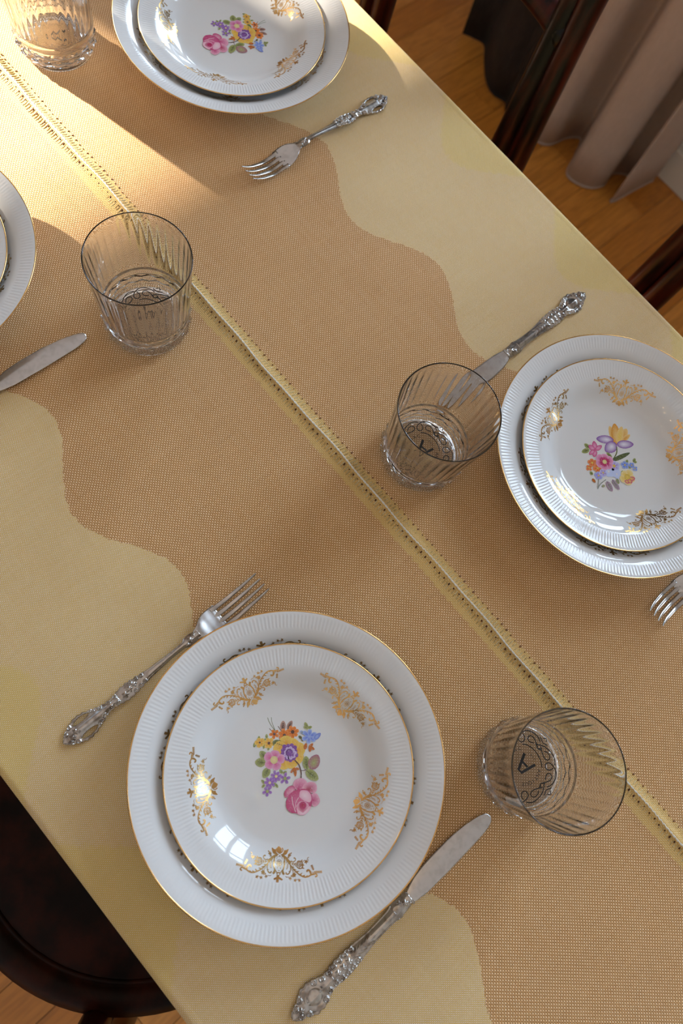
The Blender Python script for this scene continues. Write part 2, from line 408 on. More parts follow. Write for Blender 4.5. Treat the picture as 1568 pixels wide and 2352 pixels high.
# ------------------------------------------------------------------ table and cloth
TX0, TX1 = -1.02, .62
TY0, TY1 = SEAM_Y-HALF_W, SEAM_Y+HALF_W
tb = empty('dining_table', ((TX0+TX1)/2, SEAM_Y, 0)); tag(tb, 'dark wooden dining table hidden under the woven cloth', 'table')
cxm = (TX0+TX1)/2; hl = (TX1-TX0)/2-.006; hw = HALF_W-.006
MB().box(-hl, hl, -hw, hw, T-.032, T-.0045).build('tabletop', M_CHAIR, tb, False, .006)
MB().box(-hl+.06, hl-.06, -hw+.06, hw-.06, T-.12, T-.032).build('apron', M_CHAIR, tb, False, .003)
for sx in (-1, 1):
    for sy in (-1, 1):
        MB().tube([(sx*(hl-.09), sy*(hw-.09), z) for z in (0, .1, .4, T-.12)], [.018, .02, .026, .03], 12).build('leg', M_CHAIR, tb)

cl = empty('tablecloth', (0, 0, T)); tag(cl, 'woven beige and brown tablecloth with wavy border and a yellow centre seam', 'tablecloth')
def cloth_mesh():
    drop = .20
    ys = [-drop+.02*i for i in range(int(drop/.02))]
    ys = [TY0+q for q in ys]; n = 38
    ys += [TY0+(SEAM_Y-.022-TY0)*i/n for i in range(n)]
    ys += [SEAM_Y-.022+.044*i/44 for i in range(44)]
    ys += [SEAM_Y+.022+(TY1-SEAM_Y-.022)*i/n for i in range(n+1)]
    for e in (.001, .002, .004, .006, .01): ys += [TY0+e, TY0-e, TY1-e, TY1+e]
    ys += [TY1+.02*(i+1) for i in range(10)]
    ys = sorted(set(round(q, 5) for q in ys))
    xs = [TX0-drop+.02*i for i in range(10)]; n = 328
    xs += [TX0+(TX1-TX0)*i/n for i in range(n+1)]
    for e in (.001, .002, .004, .006, .01): xs += [TX0+e, TX0-e, TX1-e, TX1+e]
    xs += [TX1+.02*(i+1) for i in range(10)]
    xs = sorted(set(round(q, 5) for q in xs))
    R = .007
    def fold(q, lo, hi):
        """arc-length coordinate -> (position, drop) round a soft edge of radius R"""
        def one(e):      # e: distance past (edge - R)
            if e <= 0: return None
            a = min(e/R, PI/2); rem = max(e-R*PI/2, 0)
            return R*math.sin(a), R*(1-math.cos(a))+rem
        a = one(q-(hi-R)); 
        if a: return hi-R+a[0], a[1]
        a = one((lo+R)-q)
        if a: return lo+R-a[0], a[1]
        return q, 0.0
    v = []; f = []
    for X_ in xs:
        px0, dx = fold(X_, TX0, TX1)
        for Y_ in ys:
            px = px0; py, dy = fold(Y_, TY0, TY1); z = -max(dx, dy)
            if z == 0:
                d = Y_-SEAM_Y
                z = -.0006+.00022*math.sin(X_*23+Y_*31)+.0002*math.sin(Y_*57-X_*41)
                z += .0021*math.exp(-(d/.0034)**2)+.0006*math.exp(-(d/.011)**2)
            else:
                k = max(0, -z-.02)
                if dy >= dx: py += math.copysign(1, Y_-SEAM_Y)*k*.10*(1+.6*math.sin(X_*26))
                else: px += math.copysign(1, X_)*k*.10*(1+.6*math.sin(Y_*24))
            v.append((px, py, z))
    n = len(ys)
    for i in range(len(xs)-1):
        for j in range(n-1): f.append((i*n+j, (i+1)*n+j, (i+1)*n+j+1, i*n+j+1))
    return mesh('tablecloth', v, f)
sheet_o = link('woven_sheet', cloth_mesh(), M_CLOTH, cl)
def wander(x): return .0006*math.sin(x*37)+.0004*math.sin(x*91+1)
th_ = MB()
for st in (0, PI):
    P = []; n = int((TX1-TX0-.02)/.0009)
    for i in range(n):
        x = TX0+.01+i*.0009; a = st+x*2*PI/.0085
        P.append((x, SEAM_Y+wander(x)+.00045*math.cos(a), .0021+.0003*math.sin(a)))
    th_.tube(P, .00048, 6)
th_.build('seam_thread', M_THREAD, cl)
def ribs(name, mat, d0, d1, step, rad, phase, lift):
    mb = MB(); x = TX0+.012+phase
    while x < TX1-.012:
        j = random.uniform(-.0004, .0004); e0 = d0+random.uniform(-.0004, .0004); e1 = d1+random.uniform(-.0009, .0009)
        pts = []
        for t in (0, .3, .7, 1):
            d = e0+(e1-e0)*t; zz = -.0005+.0021*math.exp(-(d/.0034)**2)+.0006*math.exp(-(d/.011)**2)
            pts.append((x+j+.0006*t, SEAM_Y+wander(x)*.6+d, zz+lift))
        mb.tube(pts, [rad*.6, rad, rad, rad*.5], 6, flat=.7); x += step
    o = mb.build(name, mat, cl); o['kind'] = 'stuff'
ribs('seam_stitching', M_RIB, -.0022, -.0085, .0031, .00062, 0, -.0001)
ribs('seam_stitching', M_RIB, .0018, .0072, .0031, .00062, .0014, -.0001)
ribs('seam_eyelet_darks', M_HOLE, -.0027, -.0040, .0062, .00075, .0016, .0003)  # dark bumps stand in for the shaded stitch holes
ribs('seam_knots', M_KNOT, .0084, .0098, .0062, .00085, .003, .0002)

# ------------------------------------------------------------------ plates
def prof_body(top, under, ribs_n, ra, rb, amp):
    fz = pchip([p[0] for p in top], [p[1] for p in top]); Rm = top[-1][0]
    nt = ribs_n*4; rs = [Rm*i/60 for i in range(1, 61)]
    rs = sorted(set(rs+[ra+(rb-ra)*i/14 for i in range(15)]+[Rm-.0004]))
    v = [(0, 0, fz(0))]; f = []
    for r in rs:
        k = 0 if r <= ra or r >= rb else min(1, (r-ra)/.0012, (rb-r)/.0012)
        for i in range(nt):
            a = 2*PI*i/nt; z = fz(r)+amp*k*(.5-.5*math.cos(2*PI*i/4))-(amp*.5*k)
            v.append((r*math.cos(a), r*math.sin(a), z))
    un = catmull(under, 4); m = len(rs)
    for r, z in un[1:] if abs(un[0][0]-Rm) < 1e-9 and abs(un[0][1]-fz(Rm)) < 1e-9 else un:
        for i in range(nt):
            a = 2*PI*i/nt; v.append((max(r, .0003)*math.cos(a), max(r, .0003)*math.sin(a), z)); 
    rows = (len(v)-1)//nt
    for i in range(nt): f.append((0, 1+i, 1+(i+1) % nt))
    for q in range(rows-1):
        for i in range(nt): f.append((1+q*nt+i, 1+(q+1)*nt+i, 1+(q+1)*nt+(i+1) % nt, 1+q*nt+(i+1) % nt))
    return fixn(mesh('plate', v, f)), fz
BIG_TOP = [(0,.0104),(.060,.0104),(.070,.0106),(.076,.0118),(.083,.0155),(.090,.0210),(.097,.0268),(.103,.0306),(.1075,.0325),(.113,.0342),(.1185,.0356),(.12,.0358)]
BIG_UND = [(.1204,.0354),(.1196,.0347),(.112,.0320),(.103,.0275),(.095,.0215),(.085,.0120),(.078,.0060),(.0742,.0008),(.0725,.0),(.0708,.0008),(.069,.0045),(.04,.0058),(0,.0058)]
SM_TOP = [(0,.0055),(.046,.0055),(.053,.0058),(.059,.0072),(.065,.0106),(.0705,.0146),(.0755,.0175),(.080,.0191),(.087,.0206),(.0937,.0222),(.095,.0225)]
SM_UND = [(.0954,.0221),(.0946,.0214),(.088,.0192),(.078,.0160),(.070,.0108),(.063,.0055),(.058,.0030),(.0562,.0006),(.055,.0),(.0538,.0006),(.052,.0028),(.03,.0033),(0,.0033)]
me_big, fz_big = prof_body(BIG_TOP, BIG_UND, 240, .1068, .1178, .00024)
me_sm, fz_sm = prof_body(SM_TOP, SM_UND, 196, .0785, .0922, .00026)
def lip(R, z):
    mb = MB(); mb.lathe([(R-.0006, z-.0001), (R-.0003, z+.00014), (R, z+.00018), (R+.0005, z-.0001), (R+.0004, z-.0006), (R-.0004, z-.0009)], 192)
    me = fixn(mesh('gold_rim', mb.v, mb.f)); return me
lip_big, lip_sm = lip(.1201, .0359), lip(.0951, .0226)

# printed designs, digitised in millimetres
BA=[('st',[(-40.98,11.86),(-38.2,10.82),(-33.92,10.09),(-29.02,10.09)],0.44,'gb','grass_blade'),('st',[(-39.27,14.2),(-35.85,12.12),(-30.05,10.32)],0.44,'gb','grass_blade'),('st',[(-33.73,7.63),(-29.39,7.9)],0.39,'br','grass_blade'),('st',[(-30.61,13.9),(-23.82,13.26)],0.44,'br','grass_blade'),('lf',-25.24,14.45,-31.14,19.68,4.6,'br','tn','brown_leaf'),('lf',-23.57,17.77,-26.54,24.99,4.11,'br','tn','brown_leaf'),('fl',-27.88,7.89,5,3.87,2.52,'or2','or','dk',22,20,'orange_flower'),('fl',-21.96,13.28,7,5.08,3.0,'or2','or','br',26,0,'orange_flower'),('fl',-19.64,19.83,7,4.84,3.0,'or2','or','br',30,10,'orange_flower'),('lf',-32.53,-3.74,-34.72,-2.07,1.94,'gn','gn2','small_leaf'),('lf',-29.15,1.19,-31.97,3.33,2.18,'gn','gn2','small_leaf'),('lf',-30.6,-10.52,-33.19,-6.57,2.18,'gn2','gn','small_leaf'),('lf',-26.89,-2.83,-24.88,-5.71,1.94,'gn','gn2','small_leaf'),('lf',-22.94,-1.77,-21.65,-3.75,1.94,'gn','gn2','small_leaf'),('lf',-29.09,0.21,-30.05,-0.54,1.69,'gn','gn2','small_leaf'),('fl',-30.45,-4.82,5,3.97,3.39,'yo','ye','dk',16,15,'yellow_flower'),('fl',-25.4,0.27,6,4.35,3.19,'yo','ye','br',24,40,'yellow_flower'),('fl',-9.73,7.44,8,12.68,10.4,'yo','ye','yo',60,22,'large_yellow_flower'),('lf',-16.76,7.38,-24.22,3.01,6.29,'dg','gn','green_leaf'),('fl',-9.41,7.8,12,7.16,3.87,'pu2','pu','pu2',60,0,'purple_centre'),('fl',-8.75,7.87,9,5.08,3.0,'pl','pl2','pu',50,12,'purple_centre'),('di',-7.33,7.62,2.32,'pd','pu','purple_heart'),('lf',-18.04,-8.56,-25.19,-8.82,5.56,'gn','gn2','green_leaf'),('lf',-15.74,-11.07,-21.74,-16.52,6.77,'gn','gn2','green_leaf'),('lf',-11.18,-11.33,-8.36,-19.27,6.05,'gn','gn2','green_leaf'),('fl',-13.1,-4.65,5,7.98,7.26,'pk','pk2','cr',62,-15,'pink_flower'),('di',-12.78,-4.29,1.16,'br','br','pink_flower_eye'),('lf',-1.09,-5.99,-4.72,-6.05,2.42,'gn','gn2','small_leaf'),('lf',-0.93,-5.81,0.08,-2.63,2.18,'gn','gn2','small_leaf'),('lf',-4.32,-21.07,-8.25,-21.3,2.03,'gn','gn2','small_leaf'),('lf',-3.8,-21.49,-3.74,-24.75,2.03,'gn','gn2','small_leaf'),('lf',0.83,-15.26,4.68,-15.27,2.18,'gn','gn2','small_leaf'),('lf',0.32,-14.84,2.09,-17.52,1.94,'gn','gn2','small_leaf'),('fl',-2.66,-11.15,7,4.35,2.23,'pu','vi','cr',24,5,'violet_flower'),('fl',-2.34,-17.83,7,4.35,2.23,'pu','vi','cr',22,20,'violet_flower'),('fl',3.09,-7.01,5,4.35,2.23,'pu','vi','gn2',28,60,'violet_flower'),('fl',1.2,-23.18,5,3.77,2.23,'pu','vi','gn2',26,30,'violet_flower'),('lf',-13.26,30.0,-18.86,32.07,3.0,'gn','gn2','small_leaf'),('lf',-14.07,30.69,-16.92,28.83,2.32,'gn','gn2','small_leaf'),('lf',-13.91,30.88,-12.59,34.1,2.32,'gn','gn2','small_leaf'),('lf',-12.52,25.55,-16.37,25.0,2.42,'gn','bl2','small_leaf'),('lf',-10.98,22.03,-14.16,21.54,2.18,'br','gn','small_leaf'),('lf',-10.98,22.03,-8.6,21.6,1.94,'br','gn','small_leaf'),('lf',-7.82,29.53,-6.48,33.19,2.03,'br','gn','small_leaf'),('fl',-8.33,27.53,6,6.05,3.48,'bl','bl2','bl2',16,12,'blue_flower'),('lf',-4.08,28.89,-4.32,36.03,3.63,'bl2','bl','blue_bud'),('st',[(-5.74,28.39),(-3.6,29.44),(-2.67,27.69)],0.39,'bl2','blue_stem'),('lf',-3.08,18.5,-6.12,22.34,2.81,'ta','or2','tan_leaflet'),('lf',-3.18,24.3,1.02,20.4,2.66,'ta','or2','tan_leaflet'),('lf',-2.61,22.86,2.02,24.32,2.18,'ta','or2','tan_leaflet'),('lf',-2.07,22.08,-2.27,26.39,2.18,'ta','or2','tan_leaflet'),('st',[(-2.22,7.39),(2.27,7.68),(5.98,6.43),(9.11,4.53),(11.8,1.82)],0.82,'br','rose_stem'),('st',[(6.66,5.97),(8.18,7.7),(9.45,10.7)],0.44,'br','rose_stem'),('lf',9.31,10.2,1.06,15.94,6.05,'gn','gn2','green_leaf'),('lf',11.04,12.51,6.74,23.79,8.95,'gn2','pp','rose_bud'),('lf',9.35,9.22,21.08,11.82,7.02,'gn','gn2','green_leaf'),('lf',2.1,4.07,2.76,-0.96,2.03,'ta','or2','tan_leaflet'),('lf',2.44,3.78,7.35,-0.04,2.32,'ta','or2','tan_leaflet'),('lf',2.44,3.78,5.41,5.65,2.03,'ta','or2','tan_leaflet'),('pg',[(15.06,-5.6),(11.04,-5.44),(9.17,-2.5),(9.87,0.65),(11.91,3.29),(14.85,4.24),(17.18,3.51),(18.48,-0.4),(17.29,-3.75)],15.83,-4.39,'rs','rl','rose'),('pg',[(17.39,-1.97),(16.28,1.15),(17.29,4.98),(19.34,7.63),(22.78,8.47),(26.0,6.04),(26.26,2.99),(23.36,1.07)],21.71,1.22,'rd','rl','rose'),('pg',[(14.57,-5.81),(11.44,-5.65),(9.58,-8.42),(9.74,-12.25),(11.43,-15.01),(14.29,-15.44),(14.97,-11.7)],13.85,-8.29,'rl','rs','rose'),('pg',[(25.33,1.27),(27.21,4.06),(30.82,4.1),(33.92,2.58),(34.74,-1.13),(32.86,-3.9),(29.04,-1.89)],29.67,-1.18,'rs','rl','rose'),('pg',[(16.49,-17.27),(14.34,-12.4),(14.79,-7.23),(16.86,-2.77),(20.91,0.66),(25.17,1.1),(29.02,-1.25),(32.24,-4.92),(33.17,-9.14),(32.97,-13.3),(30.12,-15.82),(27.88,-17.01),(25.04,-19.53),(20.5,-20.01)],21.11,-9.45,'rm','rs','rose'),('pg',[(20.54,-7.43),(17.94,-3.69),(21.42,0.22),(25.69,0.34),(28.88,-2.06),(28.47,-4.52),(24.93,-6.49)],22.86,-3.5,'rw','rl','rose'),('pg',[(24.18,-13.28),(23.42,-10.17),(24.64,-7.48),(28.17,-5.51),(30.97,-6.34),(32.54,-9.85),(32.01,-13.72),(28.14,-14.76)],28.33,-10.61,'rd','rl','rose'),('di',27.15,-9.3,2.81,'rd','rs','rose'),('pg',[(25.52,-14.41),(28.45,-14.41),(31.01,-12.87),(31.88,-9.28),(31.11,-5.52),(32.92,-6.13),(33.53,-10.06),(32.66,-13.65),(29.64,-16.03)],31.65,-12.8,'rw','rl','rose'),('st',[(16.92,-11.49),(20.61,-13.97),(27.21,-16.45)],0.48,'rw','rose'),('st',[(20.72,-7.89),(22.18,-12.21),(25.21,-14.76)],0.39,'rw','rose')]
BB=[('lf',-6.26,13.79,-23.72,22.58,7.12,'yo','ye2','iris_petal'),('lf',-5.15,16.0,-10.89,34.78,8.46,'yo','ye2','iris_petal'),('lf',-5.37,14.19,-22.39,28.71,9.35,'ye2','yo','iris_petal'),('lf',-5.44,15.63,-15.67,32.4,7.12,'ye','ye2','iris_petal'),('lf',-5.06,20.73,-4.69,32.8,4.45,'yo','ye2','iris_petal'),('lf',-11.17,15.05,-22.93,1.96,8.46,'wh','pu','iris_fall'),('lf',-7.5,14.47,-8.32,-0.31,11.13,'wh','pu','iris_fall'),('lf',-5.98,14.16,4.32,28.36,8.46,'wh','pu','iris_fall'),('st',[(-4.5,12.27),(-0.06,7.4),(2.25,-1.66)],1.07,'gn','stem'),('lf',2.28,-2.37,8.03,18.68,4.45,'gn','dg','green_leaf'),('lf',0.71,-0.65,-6.84,0.11,4.01,'gn','gn2','green_leaf'),('lf',-20.44,-10.79,-26.73,-11.41,4.45,'gn','gn2','green_leaf'),('lf',-19.77,-12.18,-22.35,-20.06,4.9,'gn','gn2','green_leaf'),('lf',-15.18,-7.72,-22.85,-1.76,5.34,'pk2','pk','pink_lily'),('lf',-15.47,-8.09,-23.24,-9.13,5.34,'pk2','pk','pink_lily'),('lf',-15.5,-7.38,-14.73,1.22,4.45,'pk2','pk','pink_lily'),('lf',-16.1,-7.41,-11.46,-13.73,5.34,'pk2','rs','pink_lily'),('lf',-16.07,-8.12,-16.1,-15.7,4.01,'pk2','rs','pink_lily'),('fl',-8.62,-19.46,5,4.63,3.92,'or2','or3','ye',12,0,'orange_flower'),('fl',-1.47,-19.15,5,4.9,4.1,'or2','or3','ye',12,25,'orange_flower'),('fl',-7.13,-25.71,4,3.38,3.03,'or2','or3','ye',9,0,'orange_flower'),('fl',7.15,-4.3,6,5.79,5.16,'vi','bl3','ye',18,10,'blue_flower'),('fl',7.49,-12.78,6,6.05,5.34,'bl3','bl3','wh',16,0,'pale_blue_flower'),('fl',4.08,-23.81,5,4.27,3.74,'vi','bl2','ye',10,0,'violet_flower'),('fl',5.03,-18.16,5,4.27,3.74,'vi','bl3','ye',10,30,'violet_flower'),('fl',14.46,-8.25,5,4.9,4.45,'bl3','bl3','wh',10,30,'pale_blue_flower'),('fl',-1.63,-8.93,6,8.9,8.19,'rs','pk2','cr',26,10,'crimson_flower'),('fl',-1.63,-8.93,6,5.16,4.99,'rd','rs','cr',24,10,'crimson_flower'),('lf',13.26,8.08,11.04,11.22,2.67,'gn','gn2','small_leaf'),('lf',16.93,14.33,14.97,18.59,3.12,'gn','gn2','small_leaf'),('lf',17.21,14.7,18.63,17.28,2.49,'gn','gn2','small_leaf'),('lf',18.72,6.15,16.77,10.37,2.49,'gn','gn2','small_leaf'),('lf',-0.17,-28.53,-3.78,-27.3,3.38,'gn','gn2','small_leaf'),('lf',15.44,-2.54,18.09,-1.36,2.85,'gn','gn2','small_leaf'),('fl',13.25,5.07,5,4.1,3.56,'bl','bl2','ye',10,0,'blue_flower'),('fl',17.61,10.4,5,3.03,2.67,'bl','bl2','ye',8,20,'blue_flower'),('fl',22.15,10.58,4,2.67,2.49,'bl','bl2','ye',8,0,'blue_flower'),('fl',23.18,-2.22,5,7.83,7.66,'ye','cr','ye',36,36,'cream_flower'),('lf',25.29,-3.19,28.66,3.34,4.9,'ye','pk','cream_flower'),('lf',25.03,-4.27,27.21,-7.35,5.34,'ye','pk','cream_flower'),('lf',25.32,-3.9,30.02,-2.29,4.45,'ye','pk','cream_flower'),('st',[(11.38,-21.04),(11.09,-28.72),(12.79,-34.53)],0.71,'gy','stem'),('st',[(6.26,-26.15),(12.79,-34.53)],0.71,'gy','stem'),('lf',13.19,-21.66,23.46,-24.82,5.34,'gy','pp2','grey_leaf'),('lf',15.34,-15.96,26.65,-17.85,4.45,'gy','pp2','grey_leaf'),('lf',17.56,-11.64,22.4,-14.25,3.56,'gy','gn2','grey_leaf'),('lf',2.32,-31.2,7.07,-31.68,2.85,'or2','ta','tan_leaflet'),('lf',14.07,-29.28,14.24,-26.14,2.67,'gn2','gy','small_leaf')]
